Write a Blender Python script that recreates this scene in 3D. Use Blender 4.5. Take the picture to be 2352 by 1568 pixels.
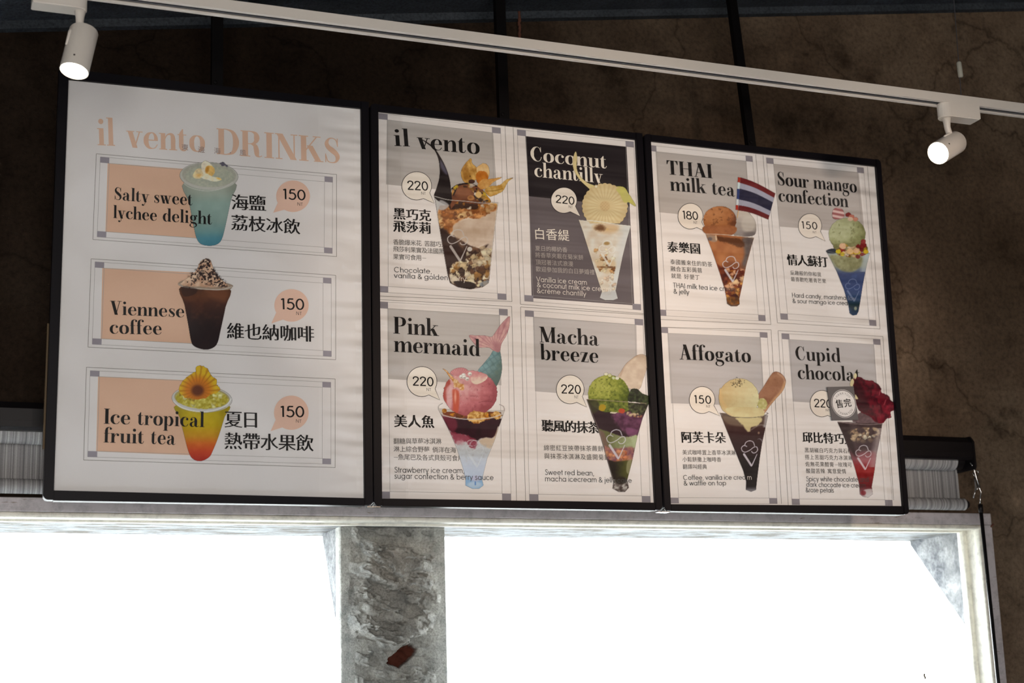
import bpy, bmesh, math, random
import numpy as np
from mathutils import Matrix, Vector

for o in list(bpy.data.objects): bpy.data.objects.remove(o)
SC = bpy.context.scene
COL = SC.collection
# ------------------------------------------------------------------ camera
Z0 = 2.0                                    # lower edge of the menu sheets above the floor
FPX = 3636.312
CAM = np.array([-0.26421, -2.96970, -0.39371 + Z0])
RM = np.array([[0.93257775, -0.35976192, -0.02949755],
               [-0.05276577, -0.21670632, 0.9748098],
               [0.35709175, 0.90752947, 0.22107861]])
cd = bpy.data.cameras.new('camera'); cam = bpy.data.objects.new('camera', cd); COL.objects.link(cam)
cd.sensor_width = 36; cd.lens = FPX / 2352 * 36; cd.clip_start = 0.05
cd.dof.use_dof = True; cd.dof.focus_distance = 3.2; cd.dof.aperture_fstop = 5.0
M4 = Matrix(((RM[0][0], RM[1][0], -RM[2][0], CAM[0]), (RM[0][1], RM[1][1], -RM[2][1], CAM[1]),
             (RM[0][2], RM[1][2], -RM[2][2], CAM[2]), (0, 0, 0, 1)))
cam.matrix_world = M4
SC.camera = cam
# ------------------------------------------------------------------ sky, lamps, exposure
SC.view_settings.view_transform = 'Standard'; SC.view_settings.look = 'None'
SC.view_settings.exposure = 0.12; SC.view_settings.gamma = 1.0
try: SC.view_settings.use_curve_mapping = False
except Exception: pass
wd = bpy.data.worlds.new('overcast_sky'); SC.world = wd; wd.use_nodes = True
bg = wd.node_tree.nodes['Background']; bg.inputs[0].default_value = (0.93, 0.97, 1.0, 1); bg.inputs[1].default_value = 17.0
def area(name, loc, target, size, sizey, power, color):
    l = bpy.data.lights.new(name, 'AREA'); l.shape = 'RECTANGLE'; l.size = size; l.size_y = sizey
    l.energy = power; l.color = color
    o = bpy.data.objects.new(name, l); COL.objects.link(o); o.location = loc
    o.rotation_euler = (Vector(target) - Vector(loc)).to_track_quat('-Z', 'Y').to_euler()
    return o
def spot(name, loc, target, power, color, ang, blend=0.8, rad=0.03):
    l = bpy.data.lights.new(name, 'SPOT'); l.energy = power; l.color = color
    l.spot_size = math.radians(ang); l.spot_blend = blend; l.shadow_soft_size = rad
    o = bpy.data.objects.new(name, l); COL.objects.link(o); o.location = loc
    o.rotation_euler = (Vector(target) - Vector(loc)).to_track_quat('-Z', 'Y').to_euler()
    return o
# added soft fill behind the camera; the wall there has no window
area('rear_fill', (-0.6, -5.2, 1.5), (1.0, 0, 2.2), 2.6, 1.6, 108, (1.0, 0.925, 0.86))
# warm lamps across the room, aimed at the menu boards
spot('menu_spot_light', (0.3, -2.6, 2.28), (0.30, 0, 2.25), 8, (1.0, 0.86, 0.80), 27)
spot('menu_spot_light', (1.0, -2.6, 2.28), (0.98, 0, 2.38), 84, (1.0, 0.72, 0.52), 27, 0.8, 0.12)
spot('menu_spot_light', (2.1, -2.6, 2.15), (1.60, 0, 2.38), 92, (1.0, 0.76, 0.60), 27, 0.8, 0.12)
# ------------------------------------------------------------------ pixel -> world
def ray(x, y): return np.array([(x - 1176) / FPX, -(y - 784) / FPX, 1.0]) @ RM
def uy(x, y, Y=0.0):
    d = ray(x, y); return CAM + d * (Y - CAM[1]) / d[1]
ZM = {0: (0, 0, 1), 1: (100, 160, 3.0947), 2: (100, 560, 2.489), 3: (850, 250, 3.486), 4: (1170, 280, 3.5636), 5: (850, 680, 3.2),
      6: (1180, 700, 3.335), 7: (1480, 310, 3.484), 8: (1750, 340, 3.732), 9: (1500, 740, 3.5625), 10: (1780, 750, 3.5625)}
def zp(z, x, y):
    a, b, s = ZM[z]; return a + x / s, b + y / s
def W(z, x, y):                              # point of the board plane seen at that place of the crop
    p = uy(*zp(z, x, y)); return float(p[0]), float(p[2])
# ------------------------------------------------------------------ helpers
def tag(o, label=None, cat=None, group=None, kind=None):
    if label: o['label'] = label
    if cat: o['category'] = cat
    if group: o['group'] = group
    if kind: o['kind'] = kind
    return o
def empty(name, loc, label=None, cat=None, group=None):
    o = bpy.data.objects.new(name, None); COL.objects.link(o); o.location = loc
    o.empty_display_size = 0.05
    return tag(o, label, cat, group)
def link(name, me, m, parent=None):
    if m is not None: me.materials.append(m)
    o = bpy.data.objects.new(name, me); COL.objects.link(o)
    if parent is not None:
        o.parent = parent
        loc = Vector((0, 0, 0)); p = parent
        while p is not None: loc += p.location; p = p.parent
        o.location = -loc + Vector((0, 0, 0))
        # keep vertices in world space: the child sits at the world origin
    return o
def pyobj(name, verts, faces, m, parent=None, smooth=False):
    me = bpy.data.meshes.new(name); me.from_pydata([tuple(map(float, v)) for v in verts], [], faces); me.update()
    if smooth:
        for p in me.polygons: p.use_smooth = True
    return link(name, me, m, parent)
def bmobj(name, bm, m, parent=None, smooth=False):
    me = bpy.data.meshes.new(name); bm.to_mesh(me); bm.free()
    if smooth:
        for p in me.polygons: p.use_smooth = True
    return link(name, me, m, parent)
def box(bm, x0, x1, y0, y1, z0, z1, bev=0.0, seg=2):
    r = bmesh.ops.create_cube(bm, size=1.0, matrix=Matrix.Translation(((x0+x1)/2, (y0+y1)/2, (z0+z1)/2)) @ Matrix.Diagonal((abs(x1-x0), abs(y1-y0), abs(z1-z0), 1)))
    if bev > 0:
        es = list({e for v in r['verts'] for e in v.link_edges})
        bmesh.ops.bevel(bm, geom=es, offset=bev, segments=seg, affect='EDGES', profile=0.5)
def boxobj(name, x0, x1, y0, y1, z0, z1, m, parent=None, bev=0.0, seg=2):
    bm = bmesh.new(); box(bm, x0, x1, y0, y1, z0, z1, bev, seg); return bmobj(name, bm, m, parent)
def extrude_poly(bm, pts, axis, a, b, bev=0.0):
    """closed outline pts (2-D) pushed along an axis from a to b"""
    def P(u, v, t):
        return {'x': (t, u, v), 'y': (u, t, v), 'z': (u, v, t)}[axis]
    va = [bm.verts.new(P(u, v, a)) for u, v in pts]; vb = [bm.verts.new(P(u, v, b)) for u, v in pts]
    bm.faces.new(va); bm.faces.new(vb[::-1])
    n = len(pts)
    for i in range(n): bm.faces.new((va[i], vb[i], vb[(i+1) % n], va[(i+1) % n]))
    bmesh.ops.recalc_face_normals(bm, faces=bm.faces)
def tube(bm, pts, r, n=10, cap=True):
    pts = [Vector(p) for p in pts]; rs = r if isinstance(r, (list, tuple)) else [r] * len(pts)
    rings = []; prev = None
    for i, p in enumerate(pts):
        t = (pts[min(i+1, len(pts)-1)] - pts[max(i-1, 0)]).normalized()
        if prev is None:
            a = Vector((0, 0, 1)) if abs(t.z) < 0.9 else Vector((1, 0, 0)); u = t.cross(a).normalized()
        else: u = (prev - t * prev.dot(t)).normalized()
        prev = u; v = t.cross(u)
        rings.append([bm.verts.new(p + (u*math.cos(k*2*math.pi/n) + v*math.sin(k*2*math.pi/n)) * rs[i]) for k in range(n)])
    for A, B in zip(rings, rings[1:]):
        for k in range(n): bm.faces.new((A[k], A[(k+1) % n], B[(k+1) % n], B[k]))
    if cap: bm.faces.new(rings[0][::-1]); bm.faces.new(rings[-1])
def lathe(bm, prof, origin, axis, n=40):
    axis = Vector(axis).normalized(); q = axis.to_track_quat('Z', 'Y').to_matrix()
    rings = []
    for r, h in prof:
        if r < 1e-6: rings.append([bm.verts.new(Vector(origin) + axis * h)])
        else: rings.append([bm.verts.new(Vector(origin) + q @ Vector((r*math.cos(k*2*math.pi/n), r*math.sin(k*2*math.pi/n), h))) for k in range(n)])
    for A, B in zip(rings, rings[1:]):
        for k in range(n):
            a = A[k % len(A)]; b = A[(k+1) % len(A)]; c = B[(k+1) % len(B)]; d = B[k % len(B)]
            f = []
            for v in (a, b, c, d):
                if v not in f: f.append(v)
            if len(f) > 2:
                try: bm.faces.new(f)
                except ValueError: pass
    bmesh.ops.recalc_face_normals(bm, faces=bm.faces)
# ------------------------------------------------------------------ materials
def lin(c):
    c = np.asarray(c, float) / 255.0
    return np.where(c <= 0.04045, c / 12.92, ((c + 0.055) / 1.055) ** 2.4)
class NT:
    def __init__(s, name):
        s.m = bpy.data.materials.new(name); s.m.use_nodes = True; s.t = s.m.node_tree; s.b = s.t.nodes['Principled BSDF']
        s.out = s.t.nodes['Material Output']
    def n(s, typ, **kw):
        nd = s.t.nodes.new(typ)
        for k, v in kw.items():
            if k in nd.inputs: nd.inputs[k].default_value = v
            else: setattr(nd, k, v)
        return nd
    def l(s, a, b): s.t.links.new(a, b)
    def pos(s, scale=(1, 1, 1)):
        g = s.n('ShaderNodeNewGeometry'); mp = s.n('ShaderNodeMapping'); mp.inputs['Scale'].default_value = scale
        s.l(g.outputs['Position'], mp.inputs['Vector']); return mp.outputs[0]
    def noise(s, vec, scale, detail=4, rough=0.6):
        nd = s.n('ShaderNodeTexNoise'); nd.inputs['Scale'].default_value = scale; nd.inputs['Detail'].default_value = detail
        nd.inputs['Roughness'].default_value = rough; s.l(vec, nd.inputs['Vector']); return nd.outputs['Fac']
    def ramp(s, fac, stops):
        r = s.n('ShaderNodeValToRGB'); e = r.color_ramp.elements
        while len(e) < len(stops): e.new(0.5)
        for el, (p, c) in zip(e, stops):
            el.position = p; el.color = (*c, 1) if len(c) == 3 else c
        s.l(fac, r.inputs[0]); return r.outputs[0]
    def mix(s, fac, a, b, mode='MIX'):
        m = s.n('ShaderNodeMix'); m.data_type = 'RGBA'; m.blend_type = mode
        for inp, v in ((m.inputs[0], fac), (m.inputs[6], a), (m.inputs[7], b)):
            if hasattr(v, 'links'): s.l(v, inp)
            else: inp.default_value = v if not isinstance(v, tuple) else ((*v, 1) if len(v) == 3 else v)
        return m.outputs[2]
    def bump(s, h, strength, dist, normal=None):
        b = s.n('ShaderNodeBump'); b.inputs['Strength'].default_value = strength; b.inputs['Distance'].default_value = dist
        s.l(h, b.inputs['Height'])
        if normal is not None: s.l(normal, b.inputs['Normal'])
        return b.outputs[0]
def plain(name, rgb, rough=0.5, metal=0.0, spec=0.5, grain=0.06, scale=60, bump=0.0):
    t = NT(name); b = t.b; b.inputs['Roughness'].default_value = rough; b.inputs['Metallic'].default_value = metal
    b.inputs['Specular IOR Level'].default_value = spec
    f = t.noise(t.pos(), scale, 3)
    c = tuple(float(x) for x in rgb)
    t.l(t.mix(f, tuple(x*(1-grain) for x in c), tuple(min(1, x*(1+grain)) for x in c)), b.inputs['Base Color'])
    if bump: t.l(t.bump(f, bump, 0.001), b.inputs['Normal'])
    return t.m
WHITE_METAL = plain('white_powder_coat', (0.76, 0.72, 0.66), 0.35, grain=0.03)
BLACK_FRAME = plain('black_anodised_aluminium', (0.004, 0.0035, 0.006), 0.45, spec=0.16)
BLACK_PLASTIC = plain('black_plastic', (0.006, 0.005, 0.006), 0.4, spec=0.25)
BLACK_STEEL = plain('black_painted_steel', (0.003, 0.0025, 0.003), 0.55, spec=0.12)
CHROME = plain('chrome', (0.6, 0.6, 0.6), 0.2, metal=1.0)
DARK_SLOT = plain('dark_track_slot', (0.03, 0.035, 0.04), 0.4)
COPPER = plain('conductor_strip', (0.25, 0.27, 0.30), 0.3, metal=0.7)
BRASS = plain('brass_strip', (0.07, 0.045, 0.018), 0.5, metal=0.4)
RUST = plain('rusty_steel', (0.10, 0.035, 0.02), 0.9, grain=0.5, scale=300)
GREY_CARD = plain('grey_card', (0.13, 0.125, 0.13), 0.7)

def concrete_wall():
    t = NT('brown_stained_concrete'); b = t.b; p = t.pos()
    big = t.noise(p, 1.6, 5, 0.6); mid = t.noise(p, 9, 6, 0.65); fine = t.noise(p, 90, 4, 0.7)
    c = t.ramp(big, [(0.3, (0.048, 0.034, 0.023)), (0.5, (0.076, 0.056, 0.040)), (0.72, (0.125, 0.100, 0.074))])
    c2 = t.ramp(mid, [(0.28, (0.35, 0.33, 0.32)), (0.45, (0.85, 0.85, 0.85)), (0.62, (1, 1, 1)), (0.78, (1.5, 1.5, 1.45))])
    c = t.mix(1.0, c, c2, 'MULTIPLY')
    c3 = t.ramp(fine, [(0.3, (0.6, 0.6, 0.6)), (0.5, (1, 1, 1)), (0.75, (1.35, 1.3, 1.25))])
    c = t.mix(1.0, c, c3, 'MULTIPLY')
    # fine cracks along warped cell edges
    v = t.n('ShaderNodeTexVoronoi'); v.feature = 'DISTANCE_TO_EDGE'; v.inputs['Scale'].default_value = 1.7
    dist = t.n('ShaderNodeVectorMath'); dist.operation = 'ADD'
    nz = t.n('ShaderNodeTexNoise'); nz.inputs['Scale'].default_value = 6; nz.inputs['Detail'].default_value = 5; t.l(p, nz.inputs['Vector'])
    sc = t.n('ShaderNodeVectorMath'); sc.operation = 'SCALE'; sc.inputs['Scale'].default_value = 0.35; t.l(nz.outputs['Color'], sc.inputs[0])
    t.l(p, dist.inputs[0]); t.l(sc.outputs[0], dist.inputs[1]); t.l(dist.outputs[0], v.inputs['Vector'])
    crack = t.ramp(v.outputs['Distance'], [(0.0, (0.35, 0.33, 0.3)), (0.008, (0.8, 0.8, 0.8)), (0.02, (1, 1, 1))])
    c = t.mix(0.7, c, t.mix(1.0, c, crack, 'MULTIPLY'))
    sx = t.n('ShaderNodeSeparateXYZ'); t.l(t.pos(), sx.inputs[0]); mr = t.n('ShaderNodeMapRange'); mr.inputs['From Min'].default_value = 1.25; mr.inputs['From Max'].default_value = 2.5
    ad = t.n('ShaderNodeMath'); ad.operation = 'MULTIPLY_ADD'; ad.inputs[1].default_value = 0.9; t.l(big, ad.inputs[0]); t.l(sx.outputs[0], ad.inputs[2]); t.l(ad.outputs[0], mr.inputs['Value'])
    light_fall = t.ramp(mr.outputs[0], [(0.0, (0.30, 0.27, 0.26)), (1.0, (1.6, 1.5, 1.4))]); c = t.mix(1.0, c, light_fall, 'MULTIPLY')  # dim left end and lit right end painted into the wall colour
    t.l(c, b.inputs['Base Color']); b.inputs['Roughness'].default_value = 0.95; b.inputs['Specular IOR Level'].default_value = 0.1
    n1 = t.bump(mid, 0.6, 0.012); t.l(t.bump(fine, 0.5, 0.003, n1), b.inputs['Normal'])
    return t.m
def grey_concrete(name, dark, light, rough_scale=14, bump=0.01, blue=None):
    t = NT(name); b = t.b; p = t.pos()
    mid = t.noise(p, rough_scale, 8, 0.65); fine = t.noise(p, 160, 4, 0.7)
    c = t.ramp(mid, [(0.3, dark), (0.7, light)])
    c3 = t.ramp(fine, [(0.3, (0.55, 0.55, 0.55)), (0.5, (1, 1, 1)), (0.75, (1.3, 1.3, 1.3))])
    c = t.mix(1.0, c, c3, 'MULTIPLY')
    t.l(c, b.inputs['Base Color']); b.inputs['Roughness'].default_value = 0.95; b.inputs['Specular IOR Level'].default_value = 0.1
    t.l(t.bump(mid, 0.5, bump), b.inputs['Normal'])
    return t.m
def painted_trim(name, base, dirt, amount=0.62, scale=(3, 3, 22), spec=0.5):
    t = NT(name); b = t.b; b.inputs['Specular IOR Level'].default_value = spec
    p = t.pos(scale); n = t.noise(p, 5.0, 8, 0.7); n2 = t.noise(t.pos(), 45, 6, 0.7)
    f = t.ramp(n, [(amount, (0, 0, 0)), (amount + 0.03, (1, 1, 1))])
    f2 = t.ramp(n2, [(0.45, (0, 0, 0)), (0.72, (0.8, 0.8, 0.8))])
    c = t.mix(f, base, dirt); c = t.mix(f2, c, tuple(x * 0.55 for x in base))
    t.l(c, b.inputs['Base Color']); b.inputs['Roughness'].default_value = 0.6
    t.l(t.bump(n, 0.3, 0.001), b.inputs['Normal'])
    return t.m
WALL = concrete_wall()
CEIL = grey_concrete('dark_blue_grey_ceiling', (0.030, 0.037, 0.045), (0.065, 0.075, 0.088), 5, 0.004)
FLOOR = grey_concrete('floor_concrete', (0.30, 0.29, 0.28), (0.42, 0.41, 0.39), 4, 0.002)
OUTDOOR = grey_concrete('pale_outdoor_paving', (0.28, 0.28, 0.27), (0.38, 0.38, 0.36), 4, 0.002)
PILLAR = grey_concrete('rough_grey_concrete', (0.13, 0.135, 0.13), (0.33, 0.33, 0.31), 20, 0.01)
BRACKET = grey_concrete('pale_weathered_concrete', (0.05, 0.055, 0.065), (0.28, 0.285, 0.285), 22, 0.004)
TRIM = painted_trim('dirty_white_trim_paint', (0.50, 0.47, 0.48), (0.22, 0.17, 0.12), 0.62)
CREAM = painted_trim('cream_window_paint', (0.86, 0.84, 0.74), (0.5, 0.46, 0.32), 0.72)
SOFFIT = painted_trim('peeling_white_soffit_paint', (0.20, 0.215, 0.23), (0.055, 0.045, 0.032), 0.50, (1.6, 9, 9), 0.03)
# ------------------------------------------------------------------ the room
YW = 0.20                                    # inner face of the window wall
def ceil_z(x): return Z0 + 1.066 + 0.155 * (x - 0.42)
XL, XR, YB = -2.6, 4.2, -5.6                 # room extents
WX0, WX1, WZ0, WZ1 = -1.5, 2.190, 0.95, Z0 - 0.015   # window opening
def struct(o, label, cat=None):
    o['kind'] = 'structure'; o['label'] = label
    return o
bm = bmesh.new()
def wallpiece(x0, x1, z0, z1l, z1r, y0, y1):
    extrude_poly(bm, [(x0, z0), (x1, z0), (x1, z1r), (x0, z1l)], 'y', y0, y1)
wallpiece(XL, WX0, 0, ceil_z(XL), ceil_z(WX0), YW, YW + 0.08)
wallpiece(WX0, WX1, WZ1, ceil_z(WX0), ceil_z(WX1), YW, YW + 0.08)
wallpiece(WX1, XR, 0, ceil_z(WX1), ceil_z(XR), YW, YW + 0.08)
wallpiece(WX0, WX1, 0, WZ0, WZ0, YW, YW + 0.08)
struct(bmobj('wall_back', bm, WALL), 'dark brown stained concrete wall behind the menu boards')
def slab(name, pts, y0, y1, m, label):
    bm = bmesh.new(); extrude_poly(bm, pts, 'y', y0, y1); return struct(bmobj(name, bm, m), label)
slab('ceiling', [(XL, ceil_z(XL)), (XR, ceil_z(XR)), (XR, ceil_z(XR) + 0.1), (XL, ceil_z(XL) + 0.1)], YB, YW + 0.08, CEIL, 'dark blue grey sloping ceiling')
struct(boxobj('floor', XL, XR, YB, YW + 0.08, -0.1, 0, FLOOR), 'grey concrete floor')
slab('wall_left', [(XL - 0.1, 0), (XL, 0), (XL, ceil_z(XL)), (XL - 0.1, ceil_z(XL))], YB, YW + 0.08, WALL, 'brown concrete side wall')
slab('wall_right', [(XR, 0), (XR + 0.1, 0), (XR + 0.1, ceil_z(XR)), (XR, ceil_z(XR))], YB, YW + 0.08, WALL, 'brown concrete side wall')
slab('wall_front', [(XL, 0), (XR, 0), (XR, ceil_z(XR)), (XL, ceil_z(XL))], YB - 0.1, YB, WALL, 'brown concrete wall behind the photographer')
# batten along the joint of wall and ceiling
bm = bmesh.new()
pts = [(XL, ceil_z(XL)), (XR, ceil_z(XR)), (XR, ceil_z(XR) - 0.018), (XL, ceil_z(XL) - 0.018)]
extrude_poly(bm, pts, 'y', YW - 0.02, YW)
struct(bmobj('trim_1', bm, CEIL), 'dark batten where the wall meets the ceiling')
bm = bmesh.new()
extrude_poly(bm, [(XL, ceil_z(XL)), (XR, ceil_z(XR)), (XR, ceil_z(XR) - 0.012), (XL, ceil_z(XL) - 0.012)], 'y', YW - 0.16, YW - 0.13)
struct(bmobj('trim_2', bm, CEIL), 'thin dark batten across the ceiling above the boards')
# outdoors: paving below the sky
struct(boxobj('ground', -12, 14, YW + 0.30, 16, -0.3, -0.1, OUTDOOR), 'pale paving outside the window')

# ------------------------------------------------------------------ window
win = empty('window_1', (0.4, YW, WZ0)); win['kind'] = 'structure'; win['label'] = 'wide window with dirty white painted frame below the menu boards'
ct = WZ1 + 0.0
# casing on the inner wall face
bm = bmesh.new(); box(bm, WX0 - 0.03, WX1 + 0.022, YW - 0.012, YW + 0.01, Z0 - 0.013, Z0 + 0.0145, 0.0015)
bmobj('head_casing', bm, TRIM, win)
bm = bmesh.new(); box(bm, WX1 - 0.004, WX1 + 0.022, YW - 0.012, YW + 0.01, WZ0 - 0.03, Z0 - 0.0135, 0.0015)
bmobj('side_casing', bm, TRIM, win)
bm = bmesh.new(); box(bm, WX0 - 0.03, WX0 + 0.004, YW - 0.012, YW + 0.01, WZ0 - 0.03, Z0 - 0.0135, 0.0015)
bmobj('side_casing', bm, TRIM, win)
bm = bmesh.new(); box(bm, WX0 - 0.05, WX1 + 0.04, YW - 0.05, YW + 0.07, WZ0 - 0.03, WZ0, 0.003)
bmobj('window_sill', bm, TRIM, win)
# unseen pale counter added under the window to bounce daylight up at the boards
ctr = empty('bounce_counter', (0.35, YW - 0.4, 0.0), 'unseen long pale counter added under the window to bounce daylight', 'counter')
BOUNCE = plain('pale_bounce_surface', (0.84, 0.87, 0.90), 0.4)
boxobj('bounce_top', WX0, WX1, YW - 1.15, YW - 0.052, 0.90, 0.94, BOUNCE, ctr, 0.003)
boxobj('body', WX0 + 0.05, WX1 - 0.05, YW - 1.05, YW - 0.054, 0.0, 0.8995, BOUNCE, ctr)
# frame members: rounded lip, groove, bead
zt = Z0 - 0.0135
def head_member(y0, y1, z0, z1, bev):
    bm = bmesh.new(); box(bm, WX0, WX1, y0, y1, z0, z1, bev, 3); return bm
bmobj('frame_lip', head_member(YW - 0.009, YW + 0.02, zt - 0.0095, zt + 0.0004, 0.004), CREAM, win, True)
bmobj('frame_groove', head_member(YW + 0.02, YW + 0.06, zt - 0.0065, zt + 0.004, 0.0), CREAM, win)
bmobj('frame_bead', head_member(YW + 0.06, YW + 0.08, zt - 0.010, zt + 0.004, 0.003), CREAM, win, True)
def side_member(sx, y0, y1, a, b, bev):
    bm = bmesh.new()
    xx = (WX1 - b, WX1 - a + 0.004) if sx > 0 else (WX0 + a - 0.004, WX0 + b)
    box(bm, xx[0], xx[1], y0, y1, WZ0, zt, bev, 3); return bm
for sx in (1, -1):
    bmobj('frame_lip', side_member(sx, YW - 0.006, YW + 0.018, 0, 0.012, 0.004), CREAM, win, True)
    bmobj('frame_groove', side_member(sx, YW + 0.02, YW + 0.056, 0, 0.004, 0.0), CREAM, win)
    bmobj('frame_bead', side_member(sx, YW + 0.056, YW + 0.08, 0, 0.014, 0.003), CREAM, win, True)
# glass
t = NT('window_glass')
tr = t.n('ShaderNodeBsdfTransparent'); tr.inputs[0].default_value = (0.97, 0.98, 0.98, 1)
gl = t.n('ShaderNodeBsdfGlossy'); gl.inputs['Roughness'].default_value = 0.02
fr = t.n('ShaderNodeFresnel'); fr.inputs[0].default_value = 1.45
mx = t.n('ShaderNodeMixShader'); t.l(fr.outputs[0], mx.inputs[0]); t.l(tr.outputs[0], mx.inputs[1]); t.l(gl.outputs[0], mx.inputs[2])
t.l(mx.outputs[0], t.out.inputs[0])
boxobj('pane', WX0 + 0.002, WX1 - 0.002, YW + 0.066, YW + 0.070, WZ0 + 0.002, zt - 0.002, t.m, win)
# specks of dirt stuck to the glass
bm = bmesh.new(); rnd = random.Random(4)
for (px, py, r) in [(2123, 1550, 0.0035), (2125, 1556, 0.003), (2148, 1465, 0.0015), (2150, 1497, 0.0013), (2145, 1490, 0.001), (2268, 1526, 0.002), (2272, 1524, 0.002), (2140, 1543, 0.001), (2150, 1548, 0.001)]:
    p = uy(px, py, YW + 0.0655)
    bmesh.ops.create_icosphere(bm, subdivisions=1, radius=r, matrix=Matrix.Translation(p) @ Matrix.Rotation(rnd.random(), 4, 'Y') @ Matrix.Diagonal((1, 0.3, 1.6, 1)))
bmobj('dirt_specks', bm, plain('dirt', (0.12, 0.09, 0.06), 0.9), win)

# concrete canopy over the window outside, its brackets and the pillar
CZ = zt - 0.0075                             # underside of the canopy
bm = bmesh.new()
n = 90
rnd = random.Random(7)
xs = [-3.0 + 8.0 * i / n for i in range(n + 1)]
top = []
for i, x in enumerate(xs):
    y = 0.50 + 0.012 * math.sin(x * 3.1) + rnd.uniform(-0.006, 0.006)
    top.append((x, y))
extrude_poly(bm, [(-3.0, YW + 0.081)] + [(5.0, YW + 0.081)] + top[::-1], 'z', CZ, CZ + 0.09)
struct(bmobj('canopy', bm, SOFFIT), 'peeling white painted concrete canopy underside outside the window')
def bracket(x0, x1, label, y0=YW + 0.081, y1=0.535, h=0.245):
    bm = bmesh.new()
    extrude_poly(bm, [(y0, CZ - 0.0005), (y1 - 0.04, CZ - 0.0005), (y1 - 0.04, CZ - 0.010), (y0, CZ - h)], 'x', x0, x1)
    return struct(bmobj('canopy_bracket', bm, BRACKET), label)
bracket(2.190, 2.30, 'triangular grey concrete bracket outside the top right window corner')
# pillar: rough front built from displaced geometry
def vnoise(x, y, seed, freq):
    rs = np.random.RandomState(seed); G = rs.rand(64, 64)
    u = x * freq; v = y * freq
    i = np.floor(u).astype(int); j = np.floor(v).astype(int); fu = u - i; fv = v - j
    fu = fu * fu * (3 - 2 * fu); fv = fv * fv * (3 - 2 * fv)
    g = lambda a, b: G[a % 64, b % 64]
    return (g(i, j) * (1 - fu) + g(i + 1, j) * fu) * (1 - fv) + (g(i, j + 1) * (1 - fu) + g(i + 1, j + 1) * fu) * fv
def fbm(x, y, seed, freq, octv=4):
    s = 0; a = 0.5
    for k in range(octv): s = s + a * vnoise(x, y, seed + k, freq * 2 ** k); a *= 0.5
    return s / (1 - 0.5 ** octv)
px0, px1, pz0, pz1 = 0.619, 0.853, -0.1, CZ - 0.0005
NX, NZ = 150, 420
zs = np.concatenate([np.linspace(pz0, 1.4, 60)[:-1], np.linspace(1.4, pz1, NZ)])
gx, gz = np.meshgrid(np.linspace(px0, px1, NX), zs)
u = (gx - px0) / (px1 - px0)
warp = 0.05 * (fbm(gx, gz, 31, 9) - 0.5)
edge = np.clip((u - 0.10 - warp * 4) / 0.16, 0, 1) * np.clip((0.92 - u + warp * 4) / 0.16, 0, 1)
slump = fbm(gx * 0.7 + warp, gz * 1.5 + 0.35 * gx, 3, 16, 5)
ridge = 1 - np.abs(2 * fbm(gx + warp, gz * 1.9 + 0.3 * gx, 11, 13, 4) - 1)
step = np.clip((ridge - 0.80) / 0.05, 0, 1)
lump = fbm(gx, gz, 50, 42, 4)
hgt = edge * (0.020 * slump + 0.022 * np.clip((slump - 0.50) / 0.025, 0, 1) + 0.016 * np.clip((slump - 0.60) / 0.02, 0, 1) + 0.010 * step + 0.016 * (lump - 0.4) - 0.026)
hgt *= 0.72
hgt += 0.0012 * fbm(gx, gz, 70, 90, 3)
# deep hole with brown inside
hp = uy(932, 1502, 0.30); 
du = (gx - hp[0]); dz = (gz - hp[2]); rr = np.hypot((du * 0.8 + dz * 0.6) / 0.037, (-du * 0.6 + dz * 0.8) / 0.017) + 0.9 * (fbm(gx, gz, 90, 60) - 0.5)
hole = np.clip((1.05 - rr) / 0.15, 0, 1)
yy = 0.305 - hgt + 0.018 * hole * 1.2
yy[:, 0] = 0.305; yy[:, -1] = 0.305
V = np.stack([gx, yy, gz], -1).reshape(-1, 3)
R_ = len(zs)
idx = np.arange(R_ * NX).reshape(R_, NX)
F = np.stack([idx[:-1, :-1], idx[:-1, 1:], idx[1:, 1:], idx[1:, :-1]], -1).reshape(-1, 4).tolist()
Vl = V.tolist(); b0 = len(Vl)
# sides, back and top
for ii in (0, NX - 1):
    for k in range(R_): Vl.append([V[idx[k, ii]][0], 0.345, float(zs[k])])
bl = [b0 + k for k in range(R_)]; br = [b0 + R_ + k for k in range(R_)]
for k in range(R_ - 1):
    F.append([int(idx[k + 1, 0]), bl[k + 1], bl[k], int(idx[k, 0])]); F.append([int(idx[k, NX - 1]), br[k], br[k + 1], int(idx[k + 1, NX - 1])])
    F.append([bl[k], bl[k + 1], br[k + 1], br[k]])
t = NT('rough_broken_concrete'); b = t.b
at = t.n('ShaderNodeAttribute'); at.attribute_name = 'Depth'
p = t.pos(); mid = t.noise(p, 26, 7, 0.65); fine = t.noise(p, 220, 3, 0.7)
c = t.ramp(mid, [(0.3, (0.19, 0.195, 0.19)), (0.7, (0.44, 0.43, 0.40))])
c = t.mix(1.0, c, t.ramp(fine, [(0.3, (0.6, 0.6, 0.6)), (0.5, (1, 1, 1)), (0.75, (1.25, 1.25, 1.25))]), 'MULTIPLY')
c = t.mix(at.outputs['Fac'], c, (0.10, 0.03, 0.02))
t.l(c, b.inputs['Base Color']); b.inputs['Roughness'].default_value = 0.95; b.inputs['Specular IOR Level'].default_value = 0.1
t.l(t.bump(fine, 0.7, 0.003), b.inputs['Normal'])
pil = pyobj('concrete_pillar', Vl, F, t.m, None, True)
at_ = pil.data.attributes.new('Depth', 'FLOAT', 'POINT'); dv = np.zeros(len(Vl)); dv[:R_ * NX] = hole.reshape(-1); at_.data.foreach_set('value', dv)
struct(pil, 'rough grey concrete pillar with broken surface outside the window')
bracket(px0 + 0.001, px1 - 0.001, 'pale concrete bracket behind the head of the rough pillar', 0.346, 0.50, 0.205)

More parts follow.
